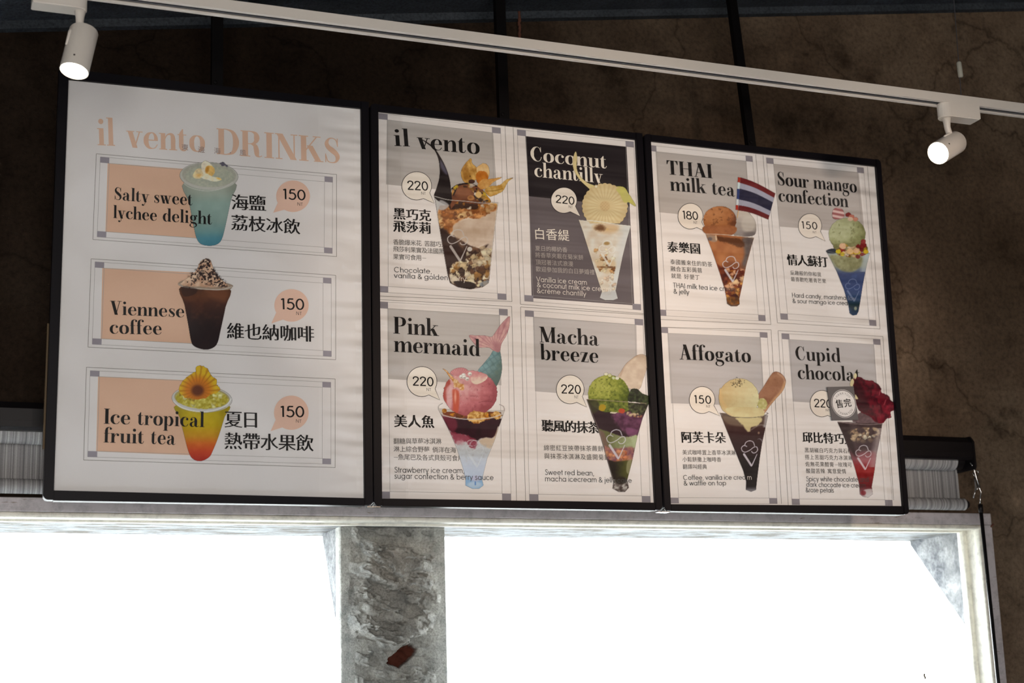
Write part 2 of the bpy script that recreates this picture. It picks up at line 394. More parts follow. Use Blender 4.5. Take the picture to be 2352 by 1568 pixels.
# ------------------------------------------------------------------ roller blind
bl_ = empty('roller_blind', (1.0, 0.13, Z0 + 0.1), 'grey striped roller blind in a black cassette behind the menu boards', 'blind')
X0b, X1b = -1.45, 2.118
def cass_prof(y0, y1, z0, z1):
    return [(y0 + 0.012, z1), (y1, z1), (y1, z0), (y0 + 0.004, z0), (y0, z0 + 0.006), (y0, z1 - 0.014)]
bm = bmesh.new(); extrude_poly(bm, cass_prof(0.105, 0.192, Z0 + 0.131, Z0 + 0.186), 'x', X0b, X1b - 0.006); bmobj('cassette', bm, BLACK_PLASTIC, bl_)
for xa, xb in ((X1b - 0.006, X1b), (X0b - 0.006, X0b)):
    bm = bmesh.new(); extrude_poly(bm, cass_prof(0.103, 0.194, Z0 + 0.108, Z0 + 0.188), 'x', xa, xb); bmobj('end_cap', bm, BLACK_PLASTIC, bl_)
bm = bmesh.new(); box(bm, X0b, X1b - 0.006, 0.104, 0.1055, Z0 + 0.149, Z0 + 0.1505); bmobj('cassette_rib', bm, BLACK_PLASTIC, bl_)
t = NT('striped_blind_fabric'); b = t.b
n1 = t.noise(t.pos((1, 0, 0)), 130, 3, 0.8); n2 = t.noise(t.pos((1, 0, 0)), 420, 2, 0.7); wv = t.noise(t.pos((300, 1, 700)), 3, 1)
c = t.ramp(n1, [(0.36, (0.13, 0.13, 0.14)), (0.5, (0.33, 0.33, 0.335)), (0.66, (0.60, 0.60, 0.59))])
c = t.mix(1.0, c, t.ramp(n2, [(0.3, (0.6, 0.6, 0.6)), (0.6, (1, 1, 1))]), 'MULTIPLY')
c = t.mix(1.0, c, t.ramp(wv, [(0.35, (0.8, 0.8, 0.8)), (0.6, (1, 1, 1))]), 'MULTIPLY')
t.l(c, b.inputs['Base Color']); b.inputs['Roughness'].default_value = 0.85
FAB = t.m
def sheet_x(name, prof, x0, x1, m, parent, smooth=True):
    bm = bmesh.new(); nseg = 24; rows = []
    for (y, z) in prof: rows.append([bm.verts.new((x0 + (x1 - x0) * k / nseg, y, z)) for k in range(nseg + 1)])
    for A, B in zip(rows, rows[1:]):
        for k in range(nseg): bm.faces.new((A[k], A[k + 1], B[k + 1], B[k]))
    return bmobj(name, bm, m, parent, smooth)
cy, cz, rr_ = 0.148, Z0 + 0.133, 0.0225
roll = [(cy + rr_ * math.cos(a), cz + rr_ * math.sin(a)) for a in [math.radians(k) for k in range(0, 360, 15)]]
sheet_x('fabric_roll', roll + roll[:1], X0b + 0.01, X1b - 0.034, FAB, bl_)
bm = bmesh.new(); lathe(bm, [(0, 0), (0.020, 0), (0.020, 0.02), (0, 0.02)], (X1b - 0.033, cy, cz), (1, 0, 0)); bmobj('roller_end', bm, BLACK_PLASTIC, bl_)
sheet_x('fabric', [(cy + rr_ + 0.001, cz - 0.002), (cy + rr_ + 0.001, Z0 + 0.045), (cy + rr_ - 0.001, Z0 + 0.034)], X0b + 0.012, X1b - 0.0045, FAB, bl_)
by, bz, br_ = 0.158, Z0 + 0.031, 0.0135
bar = [(by + br_ * math.cos(a), bz + br_ * 1.05 * math.sin(a)) for a in [math.radians(k) for k in range(0, 360, 15)]]
bb_ = sheet_x('bottom_bar', bar + bar[:1], X0b + 0.012, X1b - 0.0045, FAB, bl_)
bm = bmesh.new(); lathe(bm, [(0, -0.002), (0.010, -0.002), (0.012, 0.004), (0.009, 0.010), (0, 0.011)], (X1b - 0.004, by, bz), (1, 0, 0)); bmobj('bar_end_cap', bm, BLACK_PLASTIC, bl_)

# crank wand hanging from the blind's end
wp = lambda x, y: uy(x, y, 0.112)
wn = empty('blind_wand', tuple(wp(2292, 1568)), 'long thin black crank wand with chrome hook hanging beside the window', 'wand')
bm = bmesh.new(); tube(bm, [wp(2228, 1062), wp(2236, 1072), wp(2240, 1088), wp(2244, 1102), wp(2249, 1114)], 0.0018); 
tube(bm, [wp(2236, 1083), wp(2246, 1080), wp(2248, 1090), wp(2240, 1096), wp(2234, 1086)], 0.0012)
bmobj('hook', bm, CHROME, wn, True)
bm = bmesh.new(); tube(bm, [wp(2249, 1112), wp(2250, 1122), wp(2253.5, 1130), wp(2252, 1142), wp(2251, 1160)], 0.0019); bmobj('crank_wire', bm, CHROME, wn, True)
bm = bmesh.new(); tube(bm, [wp(2238, 1096), wp(2240, 1108), wp(2242, 1118), wp(2240, 1128), wp(2236, 1143)], [0.0016, 0.0016, 0.003, 0.0014, 0.002]); 
tube(bm, [wp(2243, 1110), wp(2247, 1120), wp(2243, 1124)], 0.0015); bmobj('safety_clip', bm, CHROME, wn, True)
A = wp(2251.5, 1158); B = wp(2293, 1568); D = (B - A)
bm = bmesh.new(); tube(bm, [A, A + D * 0.045], 0.0056, 14); bmobj('wand_grip', bm, BLACK_PLASTIC, wn, True)
bm = bmesh.new(); tube(bm, [A + D * 0.046, A + D * 2.2], 0.0044, 14); bmobj('wand_rod', bm, plain('glossy_black_rod', (0.01, 0.01, 0.011), 0.2), wn, True)

# nail in the wall to the right of the window
nl = uy(2282, 1203, YW - 0.02); nb = uy(2268, 1217, YW)
bm = bmesh.new(); tube(bm, [nb, nl], 0.0022, 8); o = bmobj('nail', bm, RUST); tag(o, 'short dark rusty nail sticking out of the wall right of the window corner', 'nail')

# ------------------------------------------------------------------ hanging rods of the boards
FT = Z0 + 0.82
for (xa, xb, wdt, lab) in ((0.291, 0.293, 0.0225, 'flat black steel hanger above the drinks menu board'), (0.909, 0.911, 0.0225, 'flat black steel hanger above the middle menu board'), (1.494, 1.518, 0.0200, 'slightly tilted black steel hanger above the right menu board')):
    zt2 = ceil_z(xa) - 0.0005; zb2 = Z0 + 0.815
    bm = bmesh.new(); k = (xa - xb) / (Z0 + 1.15 - zb2); xt = xb + k * (zt2 - zb2)
    extrude_poly(bm, [(xb - wdt/2, zb2), (xb + wdt/2, zb2), (xt + wdt/2, zt2), (xt - wdt/2, zt2)], 'y', 0.020, 0.036)
    e = empty('hanger_bar', (xt, 0.028, zt2), lab, 'hanger', 'hangers of the menu boards')
    bmobj('bar', bm, BLACK_STEEL, e)
    bm = bmesh.new(); lathe(bm, [(0, 0.0), (0.004, 0), (0.004, 0.003), (0, 0.0035)], (xb - wdt * 0.2, 0.020, zb2 + 0.02), (0, -1, 0), 12); bmobj('screw', bm, BLACK_STEEL, e)
# rusty tie rods on the wall above the boards
for (a, b_, lab) in (((1190, -30), (1194, 88), 'thin rusty reinforcement rod hanging beside the middle hanger'),):
    A = uy(*a, YW - 0.02); B = uy(*b_, YW - 0.02)
    top = A.copy(); top[2] = ceil_z(A[0]) - 0.001
    bm = bmesh.new(); pts_ = [top + (B - top) * k / 14 for k in range(15)]
    rng = random.Random(5); pts_ = [p + np.array([rng.uniform(-.0012, .0012), 0, 0]) for p in pts_]
    tube(bm, pts_, [0.0035 + rng.uniform(-.0006, .001) for _ in pts_], 8); o = bmobj('rusty_rod', bm, RUST, None, True)
    tag(o, lab, 'rod')
# ------------------------------------------------------------------ lighting track
YT0, YT1 = -0.350, -0.3145; ZT = Z0 + 0.8238; TH = 0.0190
tx0, tx1 = -1.3, 3.2
tr_ = empty('lighting_track', (1.0, (YT0 + YT1) / 2, ZT), 'long white lighting track hung in front of and above the menu boards', 'track')
# U-shaped channel: outline in (y, z)
lip = 0.0085
prof = [(YT0, ZT), (YT0 + lip, ZT), (YT0 + lip, ZT + 0.0025), (YT0 + 0.003, ZT + 0.0025), (YT0 + 0.003, ZT + TH - 0.003), (YT1 - 0.003, ZT + TH - 0.003),
        (YT1 - 0.003, ZT + 0.0025), (YT1 - lip, ZT + 0.0025), (YT1 - lip, ZT), (YT1, ZT), (YT1, ZT + TH), (YT0, ZT + TH)]
bm = bmesh.new(); va = [bm.verts.new((tx0, y, z)) for y, z in prof]; vb = [bm.verts.new((tx1, y, z)) for y, z in prof]
for i in range(len(prof)): bm.faces.new((va[i], vb[i], vb[(i+1) % len(prof)], va[(i+1) % len(prof)]))
bmesh.ops.recalc_face_normals(bm, faces=bm.faces); bmobj('channel', bm, WHITE_METAL, tr_)
boxobj('slot_insert', tx0, tx1, YT0 + 0.0035, YT1 - 0.0035, ZT + 0.006, ZT + 0.0155, DARK_SLOT, tr_)
for yy_ in (YT0 + 0.0120, YT1 - 0.0120):
    boxobj('conductor', tx0, tx1, yy_ - 0.0011, yy_ + 0.0011, ZT + 0.0035, ZT + 0.0065, COPPER, tr_)
for xx_ in (tx0, tx1):
    boxobj('end_cap', xx_ - 0.003, xx_ + 0.003, YT0 - 0.001, YT1 + 0.001, ZT - 0.001, ZT + TH + 0.001, WHITE_METAL, tr_)
YC = (YT0 + YT1) / 2
def wire(px_top, px_bot, fer, lab, grp=None):
    B = uy(*px_bot, YC); x = B[0]; k = uy(*px_top, YC); slope = (k[0] - B[0]) / (k[2] - B[2])
    zt3 = (Z0 + 1.066 + 0.155 * (x - 0.42)); xt = x + slope * (zt3 - B[2]); zt3 = ceil_z(xt) - 0.0005
    e = empty('suspension_wire', (xt, YC, zt3), lab, 'wire')
    bm = bmesh.new(); tube(bm, [(x, YC, ZT + TH), (xt, YC, zt3)], 0.0009, 8); bmobj('cable', bm, plain('grey_steel_cable', (0.09, 0.09, 0.10), 0.5, metal=0.5), e)
    f0 = uy(*fer[0], YC); f1 = uy(*fer[1], YC)
    bm = bmesh.new(); tube(bm, [f0, f0 + (f1 - f0) * 0.08, f0 + (f1 - f0) * 0.92, f1], [0.004, 0.0056, 0.0056, 0.004], 12); bmobj('ferrule', bm, plain('dull_zinc', (0.42, 0.42, 0.36), 0.6), e, True)
wire((2191, 0), (2208, 225), ((2202, 142), (2207, 178)), 'thin steel suspension wire with small ferrule above the right spotlight')
# ------------------------------------------------------------------ track spotlights
EM = NT('lit_lamp_face'); em = EM.n('ShaderNodeEmission'); em.inputs[0].default_value = (1.0, 0.86, 0.62, 1); em.inputs[1].default_value = 14.0; EM.l(em.outputs[0], EM.out.inputs[0])
REFL = plain('white_reflector', (0.9, 0.85, 0.7), 0.3)
def spotlight(cx, head_c, aim, xa, xb, stem_x, flip, lab, L=0.086, R_=0.0247):
    e = empty('track_spotlight', ((xa + xb) / 2, YC, ZT), lab, 'spotlight', 'white spotlights on the lighting track')
    # adapter: box with one rounded end
    pts = []; w = 0.0180; z1 = ZT + 0.001; z0 = Z0 + 0.7925
    n = 12
    xr = xb if not flip else xa; sgn = 1 if not flip else -1
    xq = xa if not flip else xb
    pts = [(xq, YC - w), (xr - sgn * w, YC - w)]
    for k in range(1, n): a = -math.pi/2 + math.pi * k / n; pts.append((xr - sgn * w + sgn * w * math.cos(a), YC + w * math.sin(a)))
    pts += [(xr - sgn * w, YC + w), (xq, YC + w)]
    bm = bmesh.new(); extrude_poly(bm, pts, 'z', z0, z1)
    bmesh.ops.bevel(bm, geom=[ed for ed in bm.edges if all(abs(v.co.z - z0) < 1e-5 for v in ed.verts)], offset=0.0015, segments=2, affect='EDGES')
    bmobj('adapter', bm, WHITE_METAL, e)
    ax = Vector(aim).normalized(); c = Vector(head_c)
    back = c - ax * (L / 2); front = c + ax * (L / 2)
    # stem from adapter into the head
    bm = bmesh.new(); tube(bm, [(stem_x, YC, z0 + 0.001), (stem_x, YC, z0 - 0.010), (stem_x, YC, z0 - 0.02), (c.x - ax.x * L * 0.30, c.y - ax.y * L * 0.30, c.z + 0.012)], [0.0100, 0.0075, 0.0068, 0.0068], 20); bmobj('stem', bm, WHITE_METAL, e, True)
    bm = bmesh.new()
    prof = [(0, 0), (R_ - 0.003, 0), (R_ - 0.001, 0.0008), (R_, 0.003), (R_, L * 0.5), (R_, L), (R_ - 0.0012, L + 0.0005), (R_ - 0.0014, L - 0.001), (R_ - 0.004, L - 0.012), (0, L - 0.012)]
    lathe(bm, prof, back, ax, 56); hd = bmobj('lamp_head', bm, WHITE_METAL, e, True)
    md = hd.modifiers.new('edge', 'EDGE_SPLIT'); md.split_angle = math.radians(40)
    bm = bmesh.new(); lathe(bm, [(R_ - 0.0018, L - 0.0012), (R_ - 0.006, L - 0.009), (0.0, L - 0.010)], back, ax, 48); bmobj('lamp_face', bm, EM.m, hd)
    # hinge cover and screw on the body
    q = ax.to_track_quat('Z', 'Y').to_matrix()
    side = (Vector((-0.9, -0.42, 0)) - ax * Vector((-0.9, -0.42, 0)).dot(ax)).normalized()
    bm = bmesh.new(); tube(bm, [back + side * (R_ - 0.001) + ax * 0.012, back + side * (R_ - 0.001) + ax * 0.018, back + side * (R_ + 0.0005) + ax * 0.045], [0.003, 0.004, 0.002], 10); bmobj('hinge_cover', bm, WHITE_METAL, hd, True)
    s2 = (Vector((-0.25, -1, 0.1)) - ax * Vector((-0.25, -1, 0.1)).dot(ax)).normalized()
    bm = bmesh.new(); cen = back + s2 * (R_ - 0.0005) + ax * (L - 0.016); tube(bm, [cen, cen + s2 * 0.0012], 0.0016, 12); bmobj('screw', bm, plain('dark_screw', (0.05, 0.04, 0.03), 0.5, metal=0.5), hd)
    l = spot('spotlight_beam', tuple(front + ax * 0.004), tuple(front + ax), 14, (1.0, 0.84, 0.62), 60, 0.6, 0.018); l.parent = None
    return e
spotlight(0, (-0.0118, YC, Z0 + 0.7205), (-0.1883, -0.1867, -0.9647), -0.0930, -0.0010, -0.0125, False, 'white cylinder spotlight pointing down at the left end of the track')
spotlight(0, (1.783, YC, Z0 + 0.727), (-0.8228, -0.3143, -0.4837), 1.7700, 1.8630, 1.7880, True, 'white cylinder spotlight turned towards the camera at the right of the track')
# ------------------------------------------------------------------ printing inks
WREF = {1: lin((194, 186, 186)), 2: lin((212, 200, 199)), 3: lin((210, 200, 200))}
PAPER = 0.80
def ink(c, b):
    return np.clip(PAPER * lin(c) / WREF[b], 0.004, 0.9)
# one relief (ripples of the thin sheets) shared by the paper and everything printed on it
RG = bpy.data.node_groups.new('sheet_relief', 'ShaderNodeTree')
RG.interface.new_socket('Normal', in_out='OUTPUT', socket_type='NodeSocketVector')
def build_relief():
    t = RG; N = t.nodes.new; Lk = t.links.new
    out = N('NodeGroupOutput'); g = N('ShaderNodeNewGeometry'); sep = N('ShaderNodeSeparateXYZ'); Lk(g.outputs['Position'], sep.inputs[0])
    def noise(scale, sx, sz, det, off=0.0):
        m = N('ShaderNodeMapping'); m.inputs['Scale'].default_value = (sx, 0.0, sz); m.inputs['Location'].default_value = (off, 0, off * 0.7)
        Lk(g.outputs['Position'], m.inputs[0]); n = N('ShaderNodeTexNoise'); n.inputs['Scale'].default_value = scale
        n.inputs['Detail'].default_value = det; n.inputs['Roughness'].default_value = 0.45; Lk(m.outputs[0], n.inputs['Vector']); return n.outputs['Fac']
    def math_(op, a, b=None, clamp=False):
        m = N('ShaderNodeMath'); m.operation = op; m.use_clamp = clamp
        for i, v in enumerate((a, b)):
            if v is None: continue
            if hasattr(v, 'links'): Lk(v, m.inputs[i])
            else: m.inputs[i].default_value = v
        return m.outputs[0]
    soft = noise(3.2, 1, 1, 2)
    bands = noise(1.0, 0.8, 12.5, 1, 3.0)
    fold = noise(1.0, 1.5, 30.0, 2, 9.0)
    right = math_('MULTIPLY', math_('SUBTRACT', sep.outputs[0], 0.60), 1000, True)
    edge = noise(1.0, 6, 26, 1, 5.0)
    # ripples close to the long edges of the sheets
    def near(x0, wdt): return math_('SUBTRACT', 1.0, math_('MULTIPLY', math_('ABSOLUTE', math_('SUBTRACT', sep.outputs[0], x0)), 1.0 / wdt), True)
    e = math_('ADD', math_('ADD', near(0.585, 0.09), near(1.79, 0.12)), math_('MULTIPLY', near(0.62, 0.05), 0.5))
    h = math_('MULTIPLY', soft, 0.05)
    h = math_('ADD', h, math_('MULTIPLY', math_('MULTIPLY', bands, right), 0.020))
    h = math_('ADD', h, math_('MULTIPLY', math_('MULTIPLY', fold, right), 0.007))
    h = math_('ADD', h, math_('MULTIPLY', math_('MULTIPLY', edge, e), 0.024))
    b = N('ShaderNodeBump'); b.inputs['Strength'].default_value = 1.0; b.inputs['Distance'].default_value = 1.0
    Lk(h, b.inputs['Height']); Lk(b.outputs[0], out.inputs[0])
build_relief()
_inks = {}
def inkmat(rgb_lin, name='printed_ink'):
    key = tuple(round(float(x), 4) for x in rgb_lin)
    if key in _inks: return _inks[key]
    t = NT(name); b = t.b
    f = t.noise(t.pos(), 900, 2)
    t.l(t.mix(f, tuple(x * 0.97 for x in key), tuple(min(0.95, x * 1.03) for x in key)), b.inputs['Base Color'])
    b.inputs['Roughness'].default_value = 0.55; b.inputs['Specular IOR Level'].default_value = 0.25
    g = t.n('ShaderNodeGroup'); g.node_tree = RG; t.l(g.outputs[0], b.inputs['Normal'])
    _inks[key] = t.m; return t.m
PICM = None
def picmat():
    global PICM
    if PICM: return PICM
    t = NT('printed_photograph'); b = t.b
    a = t.n('ShaderNodeVertexColor'); a.layer_name = 'Print'; t.l(a.outputs['Color'], b.inputs['Base Color'])
    b.inputs['Roughness'].default_value = 0.55; b.inputs['Specular IOR Level'].default_value = 0.25
    g = t.n('ShaderNodeGroup'); g.node_tree = RG; t.l(g.outputs[0], b.inputs['Normal'])
    tr = t.n('ShaderNodeBsdfTransparent'); mx = t.n('ShaderNodeMixShader')
    t.l(a.outputs['Alpha'], mx.inputs[0]); t.l(tr.outputs[0], mx.inputs[1]); t.l(b.outputs[0], mx.inputs[2]); t.l(mx.outputs[0], t.out.inputs[0])
    PICM = t.m; return t.m
# ------------------------------------------------------------------ stroke lettering
def catmull(pts, closed=False, n=5):
    P = [np.array(p, float) for p in pts]; out = []
    m = len(P); rng = range(m if closed else m - 1)
    for i in rng:
        p1 = P[i]; p2 = P[(i + 1) % m]
        p0 = P[(i - 1) % m] if (closed or i > 0) else 2 * p1 - p2
        p3 = P[(i + 2) % m] if (closed or i + 2 < m) else 2 * p2 - p1
        for k in range(n):
            t = k / n
            out.append(0.5 * ((2*p1) + (-p0+p2)*t + (2*p0-5*p1+4*p2-p3)*t*t + (-p0+3*p1-3*p2+p3)*t**3))
    if not closed: out.append(P[-1])
    return np.array(out)
def strip(pts, w, closed=False):
    """quads following a centre line of varying width"""
    P = np.asarray(pts)[:, :2]; w = np.asarray(w, float) * np.ones(len(P)); n = len(P)
    if closed: T = np.roll(P, -1, 0) - np.roll(P, 1, 0)
    else: T = np.gradient(P, axis=0)
    T /= np.linalg.norm(T, axis=1)[:, None] + 1e-9; N = np.stack([-T[:, 1], T[:, 0]], 1)
    A = P + N * w[:, None] / 2; B = P - N * w[:, None] / 2
    return [[A[i], A[(i+1) % n], B[(i+1) % n], B[i]] for i in range(n if closed else n - 1)]
def disc(x, y, r, n=14, ry=None):
    return [[(x + r*math.cos(k*2*math.pi/n), y + (ry or r)*math.sin(k*2*math.pi/n)) for k in range(n)]]
def rect(x0, y0, x1, y1): return [[(x0, y0), (x1, y0), (x1, y1), (x0, y1)]]
S, H = 29.0, 5.5
def cv(*p, closed=False):                    # didone stroke: (x, y, width) control points
    q = catmull(p, closed, 6); return strip(q[:, :2], q[:, 2], closed)
def st(x, y0, y1, w=None): w = w or S; return rect(x - w/2, y0, x + w/2, y1)
def sf(x, y, w=None, e=11, up=True, l=1, r=1):   # hairline serif with small brackets
    w = w or S; y0, y1 = (y, y + H) if up else (y - H, y)
    return rect(x - w/2 - e*l, y0, x + w/2 + e*r, y1)
def dg(x0, y0, x1, y1, w): return [[(x0 - w/2, y0), (x0 + w/2, y0), (x1 + w/2, y1), (x1 - w/2, y1)]]
def serif_font():
    G = {}
    B1 = ((38, 76, H), (58, 97.5, H), (82, 86, .75*S), (93, 50, 1.05*S), (82, 14, .75*S), (58, 2.5, H), (38, 20, H))
    mir = lambda P, a: tuple((a - p[0], p[1], p[2]) for p in P)
    G['i'] = (60, st(30, 0, 100) + sf(30, 0) + sf(30, 100, up=False, r=0) + disc(29, 140, 16))
    G['l'] = (60, st(30, 0, 165) + sf(30, 0) + sf(30, 165, up=False, r=0))
    arch = lambda dx: cv((38+dx, 66, H), (50+dx, 88, H+1), (68+dx, 97, .35*S), (84+dx, 90, .8*S), (90+dx, 68, S), (90+dx, 30, S), (90+dx, 0, S))
    G['n'] = (116, st(26, 0, 100) + sf(26, 0) + sf(26, 100, up=False, r=0) + arch(0) + sf(90, 0))
    G['h'] = (116, st(26, 0, 165) + sf(26, 0) + sf(26, 165, up=False, r=0) + arch(0) + sf(90, 0))
    G['m'] = (180, st(26, 0, 100) + sf(26, 0) + sf(26, 100, up=False, r=0) + arch(0) + sf(90, 0) + arch(64) + sf(154, 0))
    G['r'] = (92, st(26, 0, 100) + sf(26, 0, e=12) + sf(26, 100, up=False, r=0) + cv((38, 62, H), (48, 84, H), (62, 97, H+1), (76, 93, 8)) + disc(75, 84, 13))
    G['u'] = (118, st(28, 30, 100) + sf(28, 100, up=False, r=0) + cv((28, 40, S), (30, 16, .9*S), (46, 3, .4*S), (66, 8, H), (80, 32, H)) + st(90, 0, 100) + sf(90, 100, up=False, r=0) + sf(90, 0, l=0))
    G['o'] = (112, cv((56, 97.5, H), (36, 90, .6*S), (23, 70, S), (21, 50, 1.08*S), (23, 30, S), (36, 10, .6*S), (56, 2.5, H), (76, 10, .6*S), (89, 30, S), (91, 50, 1.08*S), (89, 70, S), (76, 90, .6*S), closed=True))
    G['c'] = (100, cv((84, 80, H), (76, 93, H), (58, 97.5, H), (36, 88, .62*S), (24, 68, S), (21, 50, 1.08*S), (24, 30, S), (38, 9, .6*S), (60, 2.5, H), (78, 8, H), (92, 28, H)) + disc(80, 78, 13))
    G['e'] = (104, rect(28, 50, 92, 50 + H) + cv((84, 50, .85*S), (83, 72, .75*S), (72, 92, .4*S), (56, 97.5, H), (36, 88, .62*S), (24, 68, S), (21, 50, 1.08*S), (24, 30, S), (38, 9, .6*S), (60, 2.5, H), (80, 9, H), (93, 28, H)))
    G['s'] = (84, cv((70, 72, H), (64, 90, H), (46, 97.5, H), (28, 90, .4*S), (22, 76, .7*S), (34, 60, .95*S), (52, 46, S), (66, 30, .8*S), (62, 10, .4*S), (44, 2.5, H), (24, 9, H), (15, 30, H)) + rect(68, 66, 73, 98) + rect(12, 2, 17, 34))
    G['a'] = (112, disc(27, 76, 12.5) + cv((20, 82, H), (32, 94, H), (50, 97.5, H), (66, 90, .55*S), (73, 70, S), (73, 40, S), (73, 22, S), (78, 6, .6*S), (92, 2.5, H), (106, 12, H)) + cv((66, 57, H), (44, 50, 8), (26, 38, .7*S), (21, 22, .95*S), (30, 6, .5*S), (46, 2.5, H), (62, 14, H), (66, 24, H)))
    G['b'] = (116, st(26, 4, 165) + sf(26, 165, up=False, r=0) + cv(*B1) + cv((18, 2, H), (26, 12, H)))
    G['p'] = (116, st(26, -52, 100) + sf(26, -52) + sf(26, 100, up=False, r=0) + cv(*B1))
    G['d'] = (118, st(90, 0, 165) + sf(90, 165, up=False, r=0) + sf(90, 0, l=0) + cv(*mir(B1, 116)))
    G['f'] = (70, st(30, 0, 130) + sf(30, 0, e=12) + cv((30, 120, S), (34, 146, .8*S), (50, 162, H+2), (66, 162, H), (74, 154, H)) + disc(72, 148, 12) + rect(6, 95, 62, 100))
    G['t'] = (74, [[(14, 95), (40, 95), (40, 132), (34, 132), (16, 108)]] + st(27, 20, 96) + rect(3, 95, 60, 100) + cv((27, 30, S), (30, 12, .8*S), (44, 3, .35*S), (58, 8, H), (65, 26, H)))
    G['g'] = (108, cv((50, 97.5, H), (31, 90, .6*S), (24, 68, .95*S), (31, 44, .6*S), (50, 37.5, H), (69, 44, .6*S), (76, 68, .95*S), (69, 90, .6*S), closed=True)
              + cv((68, 88, H), (80, 100, H), (90, 102, H)) + disc(94, 94, 10)
              + cv((32, 42, H), (20, 28, 8), (26, 12, 16), (48, 6, .75*S), (74, 2, .75*S), (90, -14, .7*S), (84, -36, .4*S), (56, -50, H), (28, -46, H+2), (12, -28, .55*S), (20, -8, H+2), (40, 4, H)))
    G['k'] = (122, st(26, 0, 165) + sf(26, 0) + sf(26, 165, up=False, r=0) + dg(38, 42, 88, 98, H+3) + rect(66, 95, 112, 100) + dg(92, 0, 58, 66, S+4) + rect(66, 0, 120, H))
    G['v'] = (106, dg(26, 98, 57, 0, S+2) + dg(54, 0, 86, 98, H+2) + rect(2, 95, 52, 100) + rect(66, 95, 106, 100))
    G['w'] = (158, dg(26, 98, 55, 0, S+2) + dg(52, 0, 78, 90, H+2) + dg(76, 98, 106, 0, S+2) + dg(103, 0, 134, 98, H+2) + rect(2, 95, 98, 100) + rect(116, 95, 154, 100))
    G['y'] = (106, dg(26, 98, 57, 0, S+2) + cv((86, 98, H+1), (70, 50, H+1), (54, 0, H+1), (44, -30, H), (32, -44, H), (22, -42, H)) + disc(22, -36, 12) + rect(2, 95, 52, 100) + rect(66, 95, 106, 100))
    G['z'] = (96, rect(12, 95, 84, 100) + rect(10, 0, 88, H) + dg(26, 2, 70, 98, S+2) + rect(10, 70, 14, 98) + rect(84, 2, 88, 32))
    c = 158
    G['I'] = (62, st(31, 0, c, S+3) + sf(31, 0, S+3, 12) + sf(31, c, S+3, 12, up=False))
    G['D'] = (138, st(30, 0, c, S+3) + rect(4, 0, 32, H) + rect(4, c-H, 32, c) + cv((30, c-H/2, H), (64, c-3, H+1), (100, 136, .75*S), (115, 79, 1.2*S), (100, 22, .75*S), (64, 3, H+1), (30, H/2, H)))
    G['P'] = (124, st(30, 0, c, S+3) + sf(30, 0, S+3, 14) + rect(4, c-H, 32, c) + cv((30, c-H/2, H), (66, c-3, H+1), (92, 142, .75*S), (100, 116, 1.15*S), (92, 88, .75*S), (66, 74, H+1), (30, 74, H)))
    G['R'] = (138, st(30, 0, c, S+3) + sf(30, 0, S+3, 12) + rect(4, c-H, 32, c) + cv((30, c-H/2, H), (66, c-3, H+1), (90, 144, .75*S), (97, 120, 1.1*S), (90, 94, .75*S), (66, 80, H+1), (30, 80, H)) + cv((62, 80, H), (86, 70, .8*S), (94, 44, S), (98, 14, .85*S), (112, 2.5, H), (126, 10, H)))
    G['N'] = (142, dg(26, 0, 26, c, H+2) + dg(30, c, 112, 0, S+8) + dg(116, 0, 116, c, H+2) + rect(6, 0, 46, H) + rect(4, c-H, 40, c) + rect(96, c-H, 136, c))
    G['K'] = (144, st(30, 0, c, S+3) + sf(30, 0, S+3, 12) + sf(30, c, S+3, 12, up=False) + dg(40, 64, 110, c, H+3) + dg(118, 0, 66, 98, S+6) + rect(86, c-H, 132, c) + rect(90, 0, 146, H))
    G['S'] = (108, cv((88, 112, H), (80, 144, H), (58, 155.5, H), (36, 148, .4*S), (24, 122, .8*S), (34, 98, S), (58, 78, 1.15*S), (82, 56, S), (88, 34, .85*S), (78, 10, .4*S), (56, 2.5, H), (30, 10, H), (17, 48, H)) + rect(86, 104, 91, 156) + rect(14, 2, 19, 56))
    G['C'] = (124, cv((104, 108, H), (92, 144, H), (68, 155.5, H), (42, 140, .7*S), (25, 108, S), (22, 79, 1.15*S), (25, 50, S), (42, 18, .7*S), (70, 2.5, H), (96, 14, H), (110, 50, H)) + rect(102, 102, 107, 156))
    G['V'] = (132, dg(32, c-2, 72, 0, S+5) + dg(68, 0, 108, c-2, H+2) + rect(4, c-H, 62, c) + rect(84, c-H, 130, c))
    G['T'] = (124, st(62, 0, c, S+3) + sf(62, 0, S+3, 16) + rect(8, c-H, 116, c) + [[(8, c-H), (8, c-46), (13, c-46), (22, c-16), (34, c-H)]] + [[(116, c-H), (116, c-46), (111, c-46), (102, c-16), (90, c-H)]])
    G['H'] = (146, st(30, 0, c, S+3) + st(116, 0, c, S+3) + rect(30, 78, 116, 78+H) + sum([sf(x, 0, S+3, 11) + sf(x, c, S+3, 11, up=False) for x in (30, 116)], []))
    G['A'] = (136, dg(24, 0, 64, c, H+2) + dg(106, 0, 64, c, S+6) + rect(40, 48, 92, 48+H) + rect(4, 0, 46, H) + rect(78, 0, 134, H))
    G['M'] = (172, dg(26, 0, 26, c, H+2) + dg(32, c, 84, 6, S+6) + dg(84, 6, 138, c, H+2) + st(142, 0, c, S+3) + rect(6, 0, 46, H) + rect(4, c-H, 34, c) + sf(142, 0, S+3, 11) + rect(130, c-H, 168, c))
    G[' '] = (46, [])
    return G
SERIF = serif_font()
